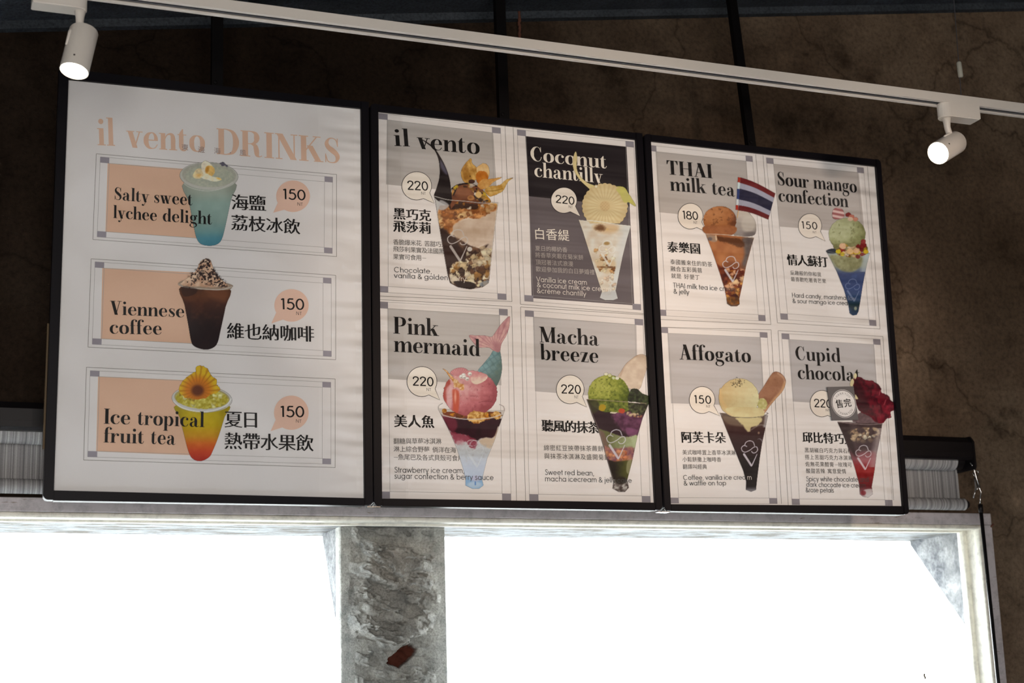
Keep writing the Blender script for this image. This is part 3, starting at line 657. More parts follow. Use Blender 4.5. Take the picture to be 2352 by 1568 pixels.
def sans_font(T=13.0):
    G = {}
    def arc(cx, cy, rx, ry, a0, a1, n=None):
        n = n or max(6, int(abs(a1 - a0) / 18))
        return strip([(cx + rx*math.cos(math.radians(a0 + (a1-a0)*k/n)), cy + ry*math.sin(math.radians(a0 + (a1-a0)*k/n))) for k in range(n+1)], T)
    def ring(cx, cy, rx, ry): return strip([(cx + rx*math.cos(k*math.pi/12), cy + ry*math.sin(k*math.pi/12)) for k in range(24)], T, True)
    def ln(*p): return sum([strip([p[i], p[i+1]], T) for i in range(len(p)-1)], [])
    def cs(*p): q = catmull(p, False, 5); return strip(q, T)
    t2 = T/2; r = 50 - t2; o = ring(14 + r - 6 + t2, 50, r, r); cx = 8 + t2 + r
    vs = lambda x, y0, y1: rect(x - t2, y0, x + t2, y1)
    G['o'] = (116, ring(cx, 50, r, r)); G['a'] = (122, ring(cx, 50, r, r) + vs(cx + r, 0, 100)); G['d'] = (122, ring(cx, 50, r, r) + vs(cx + r, 0, 148))
    G['q'] = (122, ring(cx, 50, r, r) + vs(cx + r, -42, 100)); G['b'] = (122, ring(cx + 6, 50, r, r) + vs(cx + 6 - r, 0, 148)); G['p'] = (122, ring(cx + 6, 50, r, r) + vs(cx + 6 - r, -42, 100))
    G['g'] = (122, ring(cx, 50, r, r) + vs(cx + r, 0, 100) + arc(cx, 0, r, 36, 0, -160))
    G['c'] = (106, arc(cx, 50, r, r, 42, 318)); G['e'] = (116, arc(cx, 50, r, r, 4, 322) + rect(cx - r, 50 - t2 + 2, cx + r + t2, 50 + t2 + 2))
    G['\u00e8'] = (116, G['e'][1] + strip([(46, 142), (66, 118)], T))
    G['i'] = (36, vs(18, 0, 100) + vs(18, 124, 142)); G['l'] = (36, vs(18, 0, 148)); G['j'] = (36, vs(18, -20, 100) + vs(18, 124, 142) + cs((18, -18), (14, -32), (2, -38)))
    G['n'] = (100, vs(18, 0, 100) + cs((18, 60), (26, 84), (50, 94), (74, 84), (82, 58), (82, 0))); G['h'] = (100, vs(18, 0, 148) + G['n'][1][1:])
    G['m'] = (160, vs(18, 0, 100) + cs((18, 60), (25, 84), (48, 94), (70, 84), (78, 58), (78, 0)) + cs((78, 60), (85, 84), (108, 94), (132, 84), (140, 58), (140, 0)))
    G['u'] = (100, cs((18, 100), (18, 42), (26, 16), (50, 6), (74, 16), (82, 42)) + vs(82, 0, 100)); G['r'] = (60, vs(18, 0, 100) + cs((18, 60), (24, 84), (38, 94), (54, 92)))
    G['s'] = (76, cs((64, 82), (52, 93), (36, 94), (20, 86), (18, 70), (32, 56), (50, 46), (62, 32), (58, 14), (40, 6), (22, 8), (10, 22)))
    G['t'] = (54, vs(26, 0, 138) + rect(6, 87, 48, 100)); G['f'] = (54, cs((26, 0), (26, 60), (26, 120), (34, 140), (50, 142)) + rect(6, 87, 48, 100))
    G['k'] = (92, vs(18, 0, 148) + ln((20, 42), (76, 98)) + ln((38, 58), (82, 0))); G['v'] = (94, ln((8, 100), (46, 4)) + ln((46, 4), (86, 100)))
    G['w'] = (136, ln((8, 100), (38, 4), (68, 96), (98, 4), (128, 100))); G['y'] = (94, ln((8, 100), (47, 4)) + ln((28, -42), (86, 100))); G['z'] = (84, ln((10, 94), (72, 94), (12, 6), (74, 6)))
    G['x'] = (90, ln((10, 100), (78, 0)) + ln((78, 100), (10, 0)))
    G[','] = (44, ln((24, 12), (14, -22))); G['.'] = (40, vs(20, 0, 16)); G['-'] = (60, rect(8, 44, 54, 44+T)); G['\u2013'] = (100, rect(6, 44, 94, 44+T)); G[' '] = (48, [])
    G['&'] = (118, cs((104, 60), (86, 24), (62, 6), (36, 6), (16, 22), (18, 46), (42, 66), (66, 88), (68, 116), (50, 132), (32, 122), (30, 98), (46, 72), (76, 34), (106, 0)))
    G['C'] = (150, arc(74, 72, 62, 66, 45, 315)); G['S'] = (94, cs((78, 118), (62, 136), (42, 138), (24, 126), (22, 106), (36, 86), (60, 72), (78, 54), (76, 24), (54, 7), (30, 8), (12, 28)))
    G['V'] = (118, ln((6, 144), (58, 4)) + ln((58, 4), (112, 144))); G['T'] = (92, rect(4, 131, 88, 144) + vs(46, 0, 144)); G['H'] = (122, vs(20, 0, 144) + vs(102, 0, 144) + rect(20, 68, 102, 81))
    G['A'] = (128, ln((6, 0), (64, 142)) + ln((64, 142), (122, 0)) + rect(30, 40, 98, 52)); G['I'] = (40, vs(20, 0, 144)); G['N'] = (124, vs(20, 0, 144) + vs(104, 0, 144) + strip([(20, 142), (104, 2)], T))
    G['K'] = (110, vs(18, 0, 144) + ln((20, 60), (90, 142)) + ln((44, 84), (98, 0))); G['Y'] = (110, ln((6, 144), (55, 70), (104, 144)) + vs(55, 0, 70)); G['O'] = (160, ring(80, 72, 66, 66)); G['U'] = (116, cs((18, 144), (18, 50), (28, 16), (58, 6), (88, 16), (98, 50), (98, 144)))
    G['0'] = (98, ring(49, 72, 36, 66)); G['1'] = (62, vs(40, 0, 144) + ln((42, 140), (16, 126)))
    G['2'] = (98, cs((14, 104), (20, 128), (46, 139), (74, 128), (80, 102), (66, 76), (38, 42), (12, 8)) + rect(8, 0, 86, T))
    G['5'] = (98, ln((80, 138), (32, 138), (24, 82)) + cs((22, 82), (44, 92), (70, 84), (84, 50), (70, 14), (42, 5), (12, 22)))
    G['8'] = (98, ring(49, 106, 30, 31) + ring(49, 41, 37, 35))
    return G
SANS = sans_font(14.0); DIGIT = sans_font(18.0)
PAGE = {}                                    # per board: the sheet object that carries the print
def flat(name, polys, depth, m, parent):
    V = []; F = []
    jit = 6e-6 if name in ('printed_heading', 'printed_lettering', 'price', 'currency', 'badge_lettering', 'thin_rule', 'bubble_outline') else 0.0
    for pi_, p in enumerate(polys):
        b0 = len(V)
        q = [(float(a[0]), float(a[1])) for a in p]
        area_ = sum(q[i][0]*q[(i+1) % len(q)][1] - q[(i+1) % len(q)][0]*q[i][1] for i in range(len(q)))
        if area_ < 0: q = q[::-1]
        for x, z in q: V.append((x, -depth - jit * (pi_ % 23), z))
        F.append(list(range(b0, len(V))))    # counter-clockwise seen from the room
    return pyobj(name, V, F, m, parent)
def layout(font, s, z, p0, p1, xh, lo=0.86, hi=1.12, squeeze=None):
    """glyph polygons on the board plane: p0, p1 = ends of the baseline, xh = x-height in crop pixels"""
    A = np.array(W(z, *p0)); B = np.array(W(z, *p1)); U = np.array(W(z, p0[0], p0[1] - xh)); h = abs(U[1] - A[1]) / 100.0
    L_ = np.linalg.norm(B - A); d = (B - A) / L_; nrm = np.array([-d[1], d[0]])
    adv = sum(font[c][0] for c in s) - 10
    ratio = L_ / (h * adv); xs = min(max(ratio, lo), hi)
    extra = (L_ / h - adv * xs) / max(1, len(s) - 1)
    out = []; x = -5.0 * xs
    for ch in s:
        a, pol = font[ch]
        for p in pol: out.append([A + d * ((x + q[0] * xs) * h) + nrm * (q[1] * h) for q in p])
        x += a * xs + extra
    return out
def digits(s, z, p0, p1, hgt):               # digit height given instead of x-height
    return layout(DIGIT, s, z, p0, p1, hgt / 1.44, 0.8, 1.3)
_cjk = {}
def cjk(ch):
    if ch in _cjk: return _cjk[ch]
    cu = bpy.data.curves.new('glyph', 'FONT'); cu.body = ch; cu.size = 1.0; cu.resolution_u = 2
    o = bpy.data.objects.new('glyph', cu); COL.objects.link(o)
    dg_ = bpy.context.evaluated_depsgraph_get(); dg_.update(); me = bpy.data.meshes.new_from_object(o.evaluated_get(dg_))
    v = np.array([(a.co.x, a.co.y) for a in me.vertices]) if len(me.vertices) else np.zeros((0, 2))
    f = [list(p.vertices) for p in me.polygons]
    # outline normals, for thinning or fattening the strokes
    from collections import defaultdict
    ec = defaultdict(list)
    for p in f:
        ar = sum(v[p[i]][0]*v[p[(i+1) % len(p)]][1] - v[p[(i+1) % len(p)]][0]*v[p[i]][1] for i in range(len(p)))
        q = p if ar > 0 else p[::-1]
        for i in range(len(q)): ec[tuple(sorted((q[i], q[(i+1) % len(q)])))].append((q[i], q[(i+1) % len(q)]))
    N = np.zeros_like(v)
    for k, l in ec.items():
        if len(l) == 1:
            a, b = l[0]; e = v[b] - v[a]; ln_ = np.hypot(*e) + 1e-9; n = np.array([e[1], -e[0]]) / ln_
            N[a] += n; N[b] += n
    bpy.data.objects.remove(o); bpy.data.curves.remove(cu); bpy.data.meshes.remove(me)
    N = np.clip(N, -1, 1)
    _cjk[ch] = (v, f, N); return _cjk[ch]
CJ0, CJW = None, None
def cjk_line(s, z, p0, pitch, size, dx=0.0, dy=0.0, step=None):
    """s laid along the horizontal of the board from p0 (left end of the foot line); pitch, size in crop pixels"""
    global CJ0, CJW
    if CJ0 is None:
        v, f, N = cjk('\u56fd'); CJ0 = v.min(0); CJW = v.max(0) - v.min(0)
    A = np.array(W(z, *p0)); R = np.array(W(z, p0[0] + 10, p0[1] + (0 if step is None else step * 10))); T_ = np.array(W(z, p0[0], p0[1] - size))
    d = np.array([1.0, 0.0]) if step is None else (R - A) / np.linalg.norm(R - A); nrm = np.array([-d[1], d[0]])
    px = abs(W(z, p0[0] + pitch, p0[1])[0] - A[0]); sz = abs(T_[1] - A[1]); k = sz / (CJW[1] * 1.04); kx = min(k, 1.02 * px / (CJW[0] * 1.06))
    V = []; F = []; x = 0.0
    for ch in s:
        if ch == ' ': x += px * 0.45; continue
        if ch in '\u2013':
            b0 = len(V); V += [A + d*(x + px*a) + nrm*(sz*b) for a, b in ((0.05, .42), (.75, .42), (.75, .48), (.05, .48))]; F.append([b0, b0+1, b0+2, b0+3]); x += px * 0.8; continue
        v, f, N = cjk(ch); b0 = len(V)
        q = v + N * np.array([dx, dy]); q = (q - np.array([CJ0[0] - 0.01, CJ0[1]])) * np.array([kx, k])
        for a in q: V.append(A + d * (x + a[0]) + nrm * (a[1] + sz * 0.02))
        F += [[i + b0 for i in p] for p in f]; x += px
    return V, F
def add_cjk(name, lines, depth, m, parent):
    V = []; F = []
    for v, f in lines:
        b0 = len(V); V += [(float(a[0]), -depth, float(a[1])) for a in v]; F += [[i + b0 for i in p] for p in f]
    return pyobj(name, V, F, m, parent)
def seg(z, a, b, w, b_z=None):               # printed hairline between two crop points, width w metres
    A = np.array(W(z, *a)); B = np.array(W(z, *b)); return strip([A, B], w)
# ------------------------------------------------------------------ the three menu boards
SHEETPX = {1: ((156.5, 184.2), (827, 251), (835.2, 1144.6), (122.8, 1126.8)),
           2: ((866.4, 257.7), (1457.6, 322.1), (1501.4, 1154.9), (875, 1145.6)),
           3: ((1491.5, 325.8), (2008.6, 383.5), (2070.5, 1162.6), (1537.3, 1158.2))}
LAB = {1: 'framed menu board of three drinks with big peach heading, leftmost of the three',
       2: 'framed menu board with four ice cream parfaits including a mermaid tail, middle of the three',
       3: 'framed menu board with four ice cream parfaits including a striped flag, rightmost of the three'}
OUT = {1: (0.0180, 0.0165), 2: (0.0165, 0.0160), 3: (0.0160, 0.0135)}
for b in (1, 2, 3):
    Q = [uy(*p, 0.0) for p in SHEETPX[b]]
    xl = (Q[0][0] + Q[3][0]) / 2; xr = (Q[1][0] + Q[2][0]) / 2; zt_ = (Q[0][2] + Q[1][2]) / 2; zb_ = (Q[2][2] + Q[3][2]) / 2
    e = empty('menu_board', ((xl + xr) / 2, 0.01, zb_ - 0.016), LAB[b], 'menu board', 'menu boards hanging above the window')
    ol, orr = OUT[b]
    # four rails: the sheet lies recessed between them
    def rail(name, quad, y0, y1, bev=0.0012, rnd=()):
        bm = bmesh.new(); pts = []
        for i, (x, z) in enumerate(quad):
            if i in rnd:
                p = np.array((x, z)); a = np.array(quad[i-1]) - p; c = np.array(quad[(i+1) % 4]) - p; a = a/np.linalg.norm(a); c = c/np.linalg.norm(c)
                r = 0.009; cen = p + (a + c) * r; a0 = math.atan2(*(-(c))[::-1]); 
                s_ = p + a * r; e_ = p + c * r
                for k in range(7):
                    t_ = k / 6; ang = t_ * math.pi / 2; pts.append(tuple(cen - c * r * math.cos(ang) - a * r * math.sin(ang)))
            else: pts.append((x, z))
        extrude_poly(bm, pts, 'y', y0, y1)
        es = [ed for ed in bm.edges if all(abs(v.co.y - y0) < 1e-6 for v in ed.verts)]
        bmesh.ops.bevel(bm, geom=es, offset=bev, segments=2, affect='EDGES')
        return bmobj(name, bm, BLACK_FRAME, e)
    f = 0.0045
    (x0t, z0t), (x1t, z1t), (x1b, z1b), (x0b, z0b) = [(q[0], q[2]) for q in Q]
    zT, zB = max(z0t, z1t) + 0.0150, min(z0b, z1b) - 0.0145
    rail('frame_rail', [(x0b - ol, zB + .001), (x0b, zB + .001), (x0t, zT), (x0t - ol, zT)], -0.009, 0.016, rnd=(0,) if b == 1 else (0, 3))
    rail('frame_rail', [(x1b, zB + .001), (x1b + orr, zB + .001), (x1t + orr, zT), (x1t, zT)], -0.009, 0.016, rnd=(1, 2) if b == 3 else (1,))
    rail('frame_rail', [(x0b + .0003, zB), (x1b - .0003, zB), (x1b - .0003, z1b), (x0b + .0003, z0b)], -0.0075, 0.016)
    rail('frame_rail', [(x0t + .0003, z0t), (x1t - .0003, z1t), (x1t - .0003, zT), (x0t + .0003, zT)], -0.0075, 0.016)
    boxobj('backing_panel', xl + 0.002, xr - 0.002, 0.006, 0.012, zb_ - 0.003, zt_ + 0.003, plain('grey_hardboard', (0.2, 0.17, 0.15), 0.8), e)
    if b > 1:                                # bent clip below the seam between two frames
        xs_ = x0b - ol; bm = bmesh.new(); box(bm, xs_ - 0.012, xs_ + 0.014, -0.004, 0.012, zB - 0.0022, zB - 0.0004)
        tube(bm, [(xs_ - 0.006, -0.006, zB - 0.001), (xs_, -0.007, zB + 0.0045), (xs_ + 0.006, -0.006, zB - 0.0005)], 0.0012, 8)
        bmobj('joining_clip', bm, CHROME, e); 
    else:
        bm = bmesh.new(); box(bm, x0b - ol - 0.0035, x0b - ol - 0.0002, 0.0, 0.014, zB + 0.095, zB + 0.33); o = bmobj('edge_strip', bm, BRASS, e); o['label'] = 'thin brass strip'
    # the paper
    paper = inkmat(np.array((0.80, 0.80, 0.80)) if b > 1 else np.array((0.80, 0.80, 0.80)), 'menu_paper')
    n = 24; bm = bmesh.new(); rows = []
    for j in range(n + 1):
        r_ = []
        for i in range(n + 1):
            u_, v_ = i / n, j / n
            x = (x0b * (1-u_) + x1b * u_) * (1-v_) + (x0t * (1-u_) + x1t * u_) * v_; z = (z0b * (1-u_) + z1b * u_) * (1-v_) + (z0t * (1-u_) + z1t * u_) * v_
            r_.append(bm.verts.new((x, 0.0, z)))
        rows.append(r_)
    for A, B in zip(rows, rows[1:]):
        for i in range(n): bm.faces.new((A[i], A[i+1], B[i+1], B[i]))
    sh = bmobj('menu_sheet', bm, paper, e); PAGE[b] = sh
    # transparent nothing in front: the sheets are held by the rails only
BLK = {b: inkmat(ink((20, 18, 19), b)) for b in (1, 2, 3)}
def panel(b, z, sq, block, outer, extra_block=None, bcol=None, sqs=(17, 11)):
    """corner squares (TL TR BR BL as x0,y0,x1,y1), colour block and the three thin rules"""
    sh = PAGE[b]
    grey = inkmat(ink((128, 120, 128), b))
    centres = [np.array(W(z, (q[0]+q[2])/2, (q[1]+q[3])/2)) for q in sq]
    hw = np.mean([abs(W(z, q[2], q[1])[0] - W(z, q[0], q[1])[0]) for q in sq]) / 2; hh = np.mean([abs(W(z, q[0], q[3])[1] - W(z, q[0], q[1])[1]) for q in sq]) / 2 * 0.93
    if bcol is not None:
        flat('colour_block', [[W(z, *p) for p in block]], 0.0003, inkmat(ink(bcol, b)), sh)
    if extra_block: flat('colour_block', [[W(z, *p) for p in extra_block[0]]], 0.0003, inkmat(ink(extra_block[1], b)), sh)
    lw = 0.0007; rules = []
    sg = [(-1, 1), (1, 1), (1, -1), (-1, -1)]
    out = [c + np.array((s[0]*hw, s[1]*hh)) for c, s in zip(centres, sg)]; inn = [c - np.array((s[0]*hw, s[1]*hh)) for c, s in zip(centres, sg)]
    for ring in (out, inn):
        for i in range(4): rules += strip([ring[i], ring[(i+1) % 4]], lw)
    flat('thin_rule', rules, 0.0005, inkmat(ink((140, 133, 132), b)), sh)
    ol = []
    for i in range(len(outer) - 1): ol += seg(z, outer[i], outer[i+1], 0.00085)
    flat('thin_rule', ol, 0.0005, inkmat(ink((104, 98, 94), b)), sh)
    for c in centres: flat('corner_square', rect(c[0]-hw, c[1]-hh, c[0]+hw, c[1]+hh), 0.0006, grey, sh)
def closed(p): return list(p) + [p[0]]
PEACH = (188, 150, 128)
panel(1, 1, [(403, 622, 467, 664), (1997, 755, 2055, 805), (1993, 1264, 2053, 1305), (382, 1150, 445, 1190)],
      [(456, 664), (1012, 706), (1092, 1196), (440, 1153)], closed([(375, 598), (2083, 745), (2083, 1328), (350, 1207)]), bcol=PEACH)
panel(1, 2, [(294, 104, 346, 137), (1597, 191, 1645, 229), (1597, 609, 1646, 645), (279, 541, 331, 575)],
      [(336, 137), (862, 163), (850, 568), (327, 543)], closed([(272, 85), (1670, 180), (1670, 662), (254, 590)]), bcol=PEACH)
panel(1, 2, [(267, 725, 319, 758), (1593, 786, 1643, 824), (1593, 1226, 1643, 1259), (253, 1184, 306, 1218)],
      [(312, 757), (842, 780), (835, 1207), (301, 1186)], closed([(245, 705), (1667, 772), (1667, 1278), (229, 1235)]), bcol=PEACH)
GB = (168, 158, 156)
panel(2, 3, [(70, 38, 137, 86), (977, 148, 1043, 197), (1014, 1475, 1096, 1530), (72, 1417, 143, 1470)],
      [(134, 86), (985, 190), (1016, 690), (128, 605)], [(1080, 132), (1136, 1542), (70, 1498)], bcol=GB)
panel(2, 4, [(65, 65, 133, 115), (950, 158, 1018, 208), (1005, 1487, 1078, 1540), (125, 1417, 193, 1470)],
      [(160, 608), (984, 692), (1022, 1500), (182, 1441)], [(30, 40), (90, 1492), (1098, 1568)], ([(130, 115), (958, 203), (984, 692), (160, 608)], (32, 26, 30)), (92, 82, 86))
panel(2, 5, [(65, 42, 131, 90), (947, 93, 1010, 143), (967, 1447, 1038, 1503), (80, 1432, 143, 1490)],
      [(126, 88), (955, 140), (965, 655), (132, 608)], [(65, 25), (1041, 76), (1076, 1502)], bcol=(172, 162, 160))
panel(2, 6, [(87, 42, 152, 93), (928, 107, 987, 158), (977, 1463, 1050, 1513), (120, 1447, 188, 1501)],
      [(146, 90), (939, 150), (952, 722), (163, 662)], [(90, 1501), (52, 16), (995, 76)], bcol=(172, 162, 162))
panel(3, 7, [(43, 85, 90, 130), (810, 165, 865, 215), (905, 1437, 975, 1490), (118, 1395, 172, 1448)],
      [(88, 133), (815, 207), (852, 690), (118, 618)], [(890, 155), (1012, 1516), (118, 1475)], bcol=GB)
panel(3, 8, [(38, 85, 98, 135), (815, 165, 872, 215), (918, 1470, 980, 1525), (160, 1415, 220, 1472)],
      [(97, 135), (828, 207), (880, 730), (150, 672)], [(8, 62), (132, 1497), (1012, 1550), (903, 152)], bcol=(168, 157, 155))
panel(3, 9, [(58, 40, 120, 90), (875, 78, 932, 130), (947, 1437, 1018, 1484), (142, 1435, 210, 1480)],
      [(117, 88), (880, 123), (913, 685), (147, 662)], [(56, 40), (965, 62), (1050, 1484)], bcol=(168, 160, 162))
panel(3, 10, [(57, 55, 115, 105), (805, 100, 860, 150), (895, 1417, 965, 1464), (140, 1405, 200, 1460)],
      [(107, 103), (812, 148), (845, 655), (145, 612)], [(108, 1462), (25, 32), (882, 80), (970, 1420)], bcol=(168, 160, 162))
# ------------------------------------------------------------------ headings
OVER, UNDER = 0.0016, 0.0008
def heading(b, z, items, depth, m=None):
    pol = []
    for s, p0, p1, xh in items: pol += layout(SERIF, s, z, p0, p1, xh, 0.86, 1.25)
    return flat('printed_heading', pol, depth, m or BLK[b], PAGE[b])
heading(1, 1, [('il', (385, 537), (508, 542), 121), ('vento', (592, 552), (1148, 588), 118), ('DRINKS', (1232, 600), (2108, 668), 116)], UNDER, inkmat(ink((190, 154, 134), 1)))
heading(1, 1, [('Salty', (500, 925), (748, 945), 57), ('sweet', (783, 947), (1058, 966), 57), ('lychee', (495, 1055), (805, 1076), 56), ('delight', (845, 1078), (1197, 1102), 57)], OVER)
heading(1, 2, [('Viennese', (380, 404), (805, 421), 50), ('coffee', (378, 513), (676, 519), 51)], UNDER)
heading(1, 2, [('Ice', (345, 1028), (495, 1033), 55), ('tropical', (537, 1034), (918, 1048), 55), ('fruit', (343, 1135), (574, 1142), 54), ('tea', (613, 1143), (753, 1149), 54)], OVER)
heading(2, 3, [('il', (196, 297), (318, 302), 86), ('vento', (378, 318), (878, 366), 90)], UNDER)
heading(2, 4, [('Coconut', (173, 318), (797, 382), 76), ('chantilly', (205, 448), (762, 502), 74)], UNDER, inkmat(ink((214, 200, 190), 2)))
heading(2, 5, [('Pink', (174, 275), (503, 294), 78), ('mermaid', (178, 409), (806, 442), 78)], OVER)
heading(2, 6, [('Macha', (197, 287), (652, 314), 76), ('breeze', (205, 421), (648, 445), 76)], OVER)
heading(3, 7, [('THAI', (180, 315), (543, 348), 71), ('milk', (210, 446), (495, 469), 71), ('tea', (543, 476), (724, 494), 71)], OVER)
heading(3, 8, [('Sour', (133, 318), (403, 345), 73), ('mango', (445, 348), (813, 385), 73), ('confection', (143, 458), (738, 509), 71)], OVER)
heading(3, 9, [('Affogato', (217, 304), (800, 330), 78)], OVER)
heading(3, 10, [('Cupid', (170, 273), (537, 292), 72), ('chocolat', (188, 428), (700, 448), 74)], UNDER)
# ------------------------------------------------------------------ price bubbles
def bubble(b, z, c, rx, ry, tail, price, p0, p1, h, nt, fill, outline, depth=0.0009):
    n = 40; pts = [(c[0] + rx*math.cos(2*math.pi*k/n), c[1] + ry*math.sin(2*math.pi*k/n)) for k in range(n)]
    ta = math.degrees(math.atan2((tail[1]-c[1])/ry, (tail[0]-c[0])/rx))
    def on(a): return (c[0] + rx*math.cos(math.radians(a)), c[1] + ry*math.sin(math.radians(a)))
    d = 17; a0, a1 = ta - d, ta + d
    ring = [on(a1 + (360 - 2*d) * k / 44) for k in range(45)] + [tail]
    R = [np.array(W(z, *p)) for p in ring]; cc = np.array(W(z, *c))
    fan = [[cc, R[i], R[(i+1) % len(R)]] for i in range(len(R))]
    o = flat('price_bubble', fan, depth, inkmat(ink(fill, b)), PAGE[b])
    if outline: flat('bubble_outline', strip(R, 0.0011, True), depth + 0.0001, BLK[b], PAGE[b])
    pol = digits(price, z, p0, p1, h)
    flat('price', pol, depth + 0.0001, BLK[b], PAGE[b])
    flat('currency', layout(SANS, 'NT', z, nt[0], nt[1], nt[2] / 1.44, .7, 1.3), depth + 0.0001, inkmat(ink((44, 40, 40), b)), PAGE[b])
PB = (194, 158, 142)
bubble(1, 1, (1773, 900), 120, 112, (1632, 1017), '150', (1697, 920), (1862, 930), 74, ((1803, 966), (1842, 969), 23), PB, False)
bubble(1, 2, (1417, 352), 98, 93, (1302, 455), '150', (1353, 374), (1490, 378), 63, ((1443, 406), (1475, 408), 19), PB, False)
bubble(1, 2, (1416, 965), 99, 98, (1298, 1070), '150', (1350, 989), (1490, 991), 63, ((1441, 1021), (1474, 1023), 19), PB, False)
WB = (214, 200, 192)
bubble(2, 3, (372, 617), 119, 113, (513, 757), '220', (300, 649), (465, 656), 73, ((408, 686), (445, 688), 22), WB, True)
bubble(2, 4, (445, 642), 106, 105, (578, 773), '220', (378, 662), (531, 680), 65, ((483, 705), (518, 709), 22), WB, True)
bubble(2, 5, (380, 628), 110, 110, (511, 763), '220', (313, 658), (466, 663), 68, ((413, 697), (448, 698), 22), WB, True)
bubble(2, 6, (431, 648), 106, 110, (557, 783), '220', (364, 679), (514, 683), 69, ((463, 716), (495, 718), 22), WB, True)
bubble(3, 7, (367, 650), 100, 103, (495, 776), '180', (303, 672), (430, 681), 66, ((392, 710), (424, 712), 20), WB, True)
bubble(3, 8, (410, 667), 100, 105, (541, 798), '150', (338, 690), (475, 699), 62, ((435, 730), (467, 732), 18), WB, True)
bubble(3, 9, (400, 636), 105, 110, (543, 766), '150', (333, 662), (475, 668), 66, ((433, 698), (467, 700), 20), WB, True)
bubble(3, 10, (382, 630), 97, 108, (500, 760), '220', (321, 659), (464, 666), 68, ((413, 692), (445, 694), 20), WB, True)
# ------------------------------------------------------------------ Chinese lines
BD = dict(dx=0.022, dy=-0.010)
def zh_head(b, lines, m=None, depth=UNDER):
    add_cjk('printed_characters', [cjk_line(s, z, p0, pt, sz, step=st_, **k) for z, s, p0, pt, sz, st_, k in lines], depth, m or BLK[b], PAGE[b])
zh_head(1, [(1, '海鹽', (1342, 1000), 125, 112, .045, BD), (1, '荔枝冰飲', (1340, 1143), 125, 110, .068, BD)], depth=OVER)
zh_head(1, [(2, '維也納咖啡', (1053, 545), 102, 92, .038, BD)], depth=OVER)
zh_head(1, [(2, '夏日', (1040, 1052), 98, 96, .02, BD)], depth=OVER)
zh_head(1, [(2, '熱帶水果飲', (1038, 1175), 104, 96, .028, BD)], depth=OVER)
m_ = inkmat(ink((140, 120, 116), 1))
for c, x, y in (('東', 983, 575), ('邊', 1100, 592), ('海', 1213, 600), ('風', 1395, 614)): zh_head(1, [(1, c, (x, y), 46, 44, .05, {})], m_, OVER)
q_ = W(1, 1327, 592); flat('printed_dot', disc(q_[0], q_[1], 0.0012), OVER, m_, PAGE[1])
BH = dict(dx=0.036, dy=0.000)
zh_head(2, [(3, '黑巧克', (193, 885), 103, 92, .06, BH), (3, '飛莎莉', (193, 986), 103, 92, .06, BH)])
zh_head(2, [(4, '白香緹', (207, 962), 99, 92, .055, dict(dx=.004, dy=0))], inkmat(ink((214, 200, 190), 2)))
zh_head(2, [(5, '美人魚', (183, 965), 101, 92, .02, BH)]); zh_head(2, [(6, '聽風的抹茶', (220, 970), 89, 90, .04, BH)])
zh_head(3, [(7, '泰樂園', (192, 940), 90, 86, .06, BH)]); zh_head(3, [(8, '情人蘇打', (225, 1005), 87, 92, .06, BH)])
zh_head(3, [(9, '阿芙卡朵', (237, 987), 93, 92, .012, BH)]); zh_head(3, [(10, '邱比特巧克', (232, 950), 86, 88, .04, BH)])
def zh_body(b, z, lines, pt, sz, col=(84, 78, 76)):
    add_cjk('printed_characters', [cjk_line(s, z, p0, pt, sz, step=st_, dx=.004, dy=.003) for s, p0, st_ in lines], UNDER, inkmat(ink(col, b)), PAGE[b])
zh_body(2, 3, [('香脆爆米花 苦甜巧克', (187, 1088), .05), ('飛莎利果實及法國黑', (187, 1144), .05), ('果實可食用\u2013', (187, 1206), .04)], 46, 44)
zh_body(2, 4, [('夏日的椰奶香', (213, 1055), .055), ('將香草夾載在菊米餅', (213, 1110), .055), ('頂冠著法式浪漫', (217, 1168), .055), ('歡迎參加我的白日夢婚禮', (218, 1225), .055)], 44.5, 42, (158, 146, 142))
zh_body(2, 5, [('翻糖與草莓冰淇淋', (175, 1088), 0.0), ('淋上綜合野莓 倘洋在海', (175, 1144), .02), ('\u2013魚尾巴及各式貝殼可食用\u2013', (172, 1203), .02)], 44.6, 43)
zh_body(2, 6, [('綿密紅豆挾帶抹茶蕨餅', (232, 1117), .015), ('與抹茶冰淇淋及盛開菊餅', (235, 1180), .02)], 46.7, 43)
zh_body(3, 7, [('泰國搬來住的奶茶', (210, 1035), .065), ('融合五彩蒟蒻', (213, 1090), .06), ('就是 好墾丁', (217, 1147), .06)], 42.6, 40)
zh_body(3, 8, [('童趣般的你和我', (245, 1088), .06), ('最喜歡吃著青芒果', (250, 1143), .06)], 38.3, 38)
zh_body(3, 9, [('美式咖啡置上香草冰淇淋', (242, 1084), .01), ('小鬆餅撒上咖啡香', (243, 1142), .005), ('翻譯叫經典', (245, 1202), .0)], 40.3, 40)
zh_body(3, 10, [('黑胡椒白巧克力與石榴', (245, 1030), .02), ('搭上苦甜巧克力冰淇淋', (248, 1087), .02), ('佐無花果醋膏\u2013玫瑰可', (252, 1144), .015), ('酸甜苦辣 寓意愛情', (257, 1200), .01)], 39.5, 39)
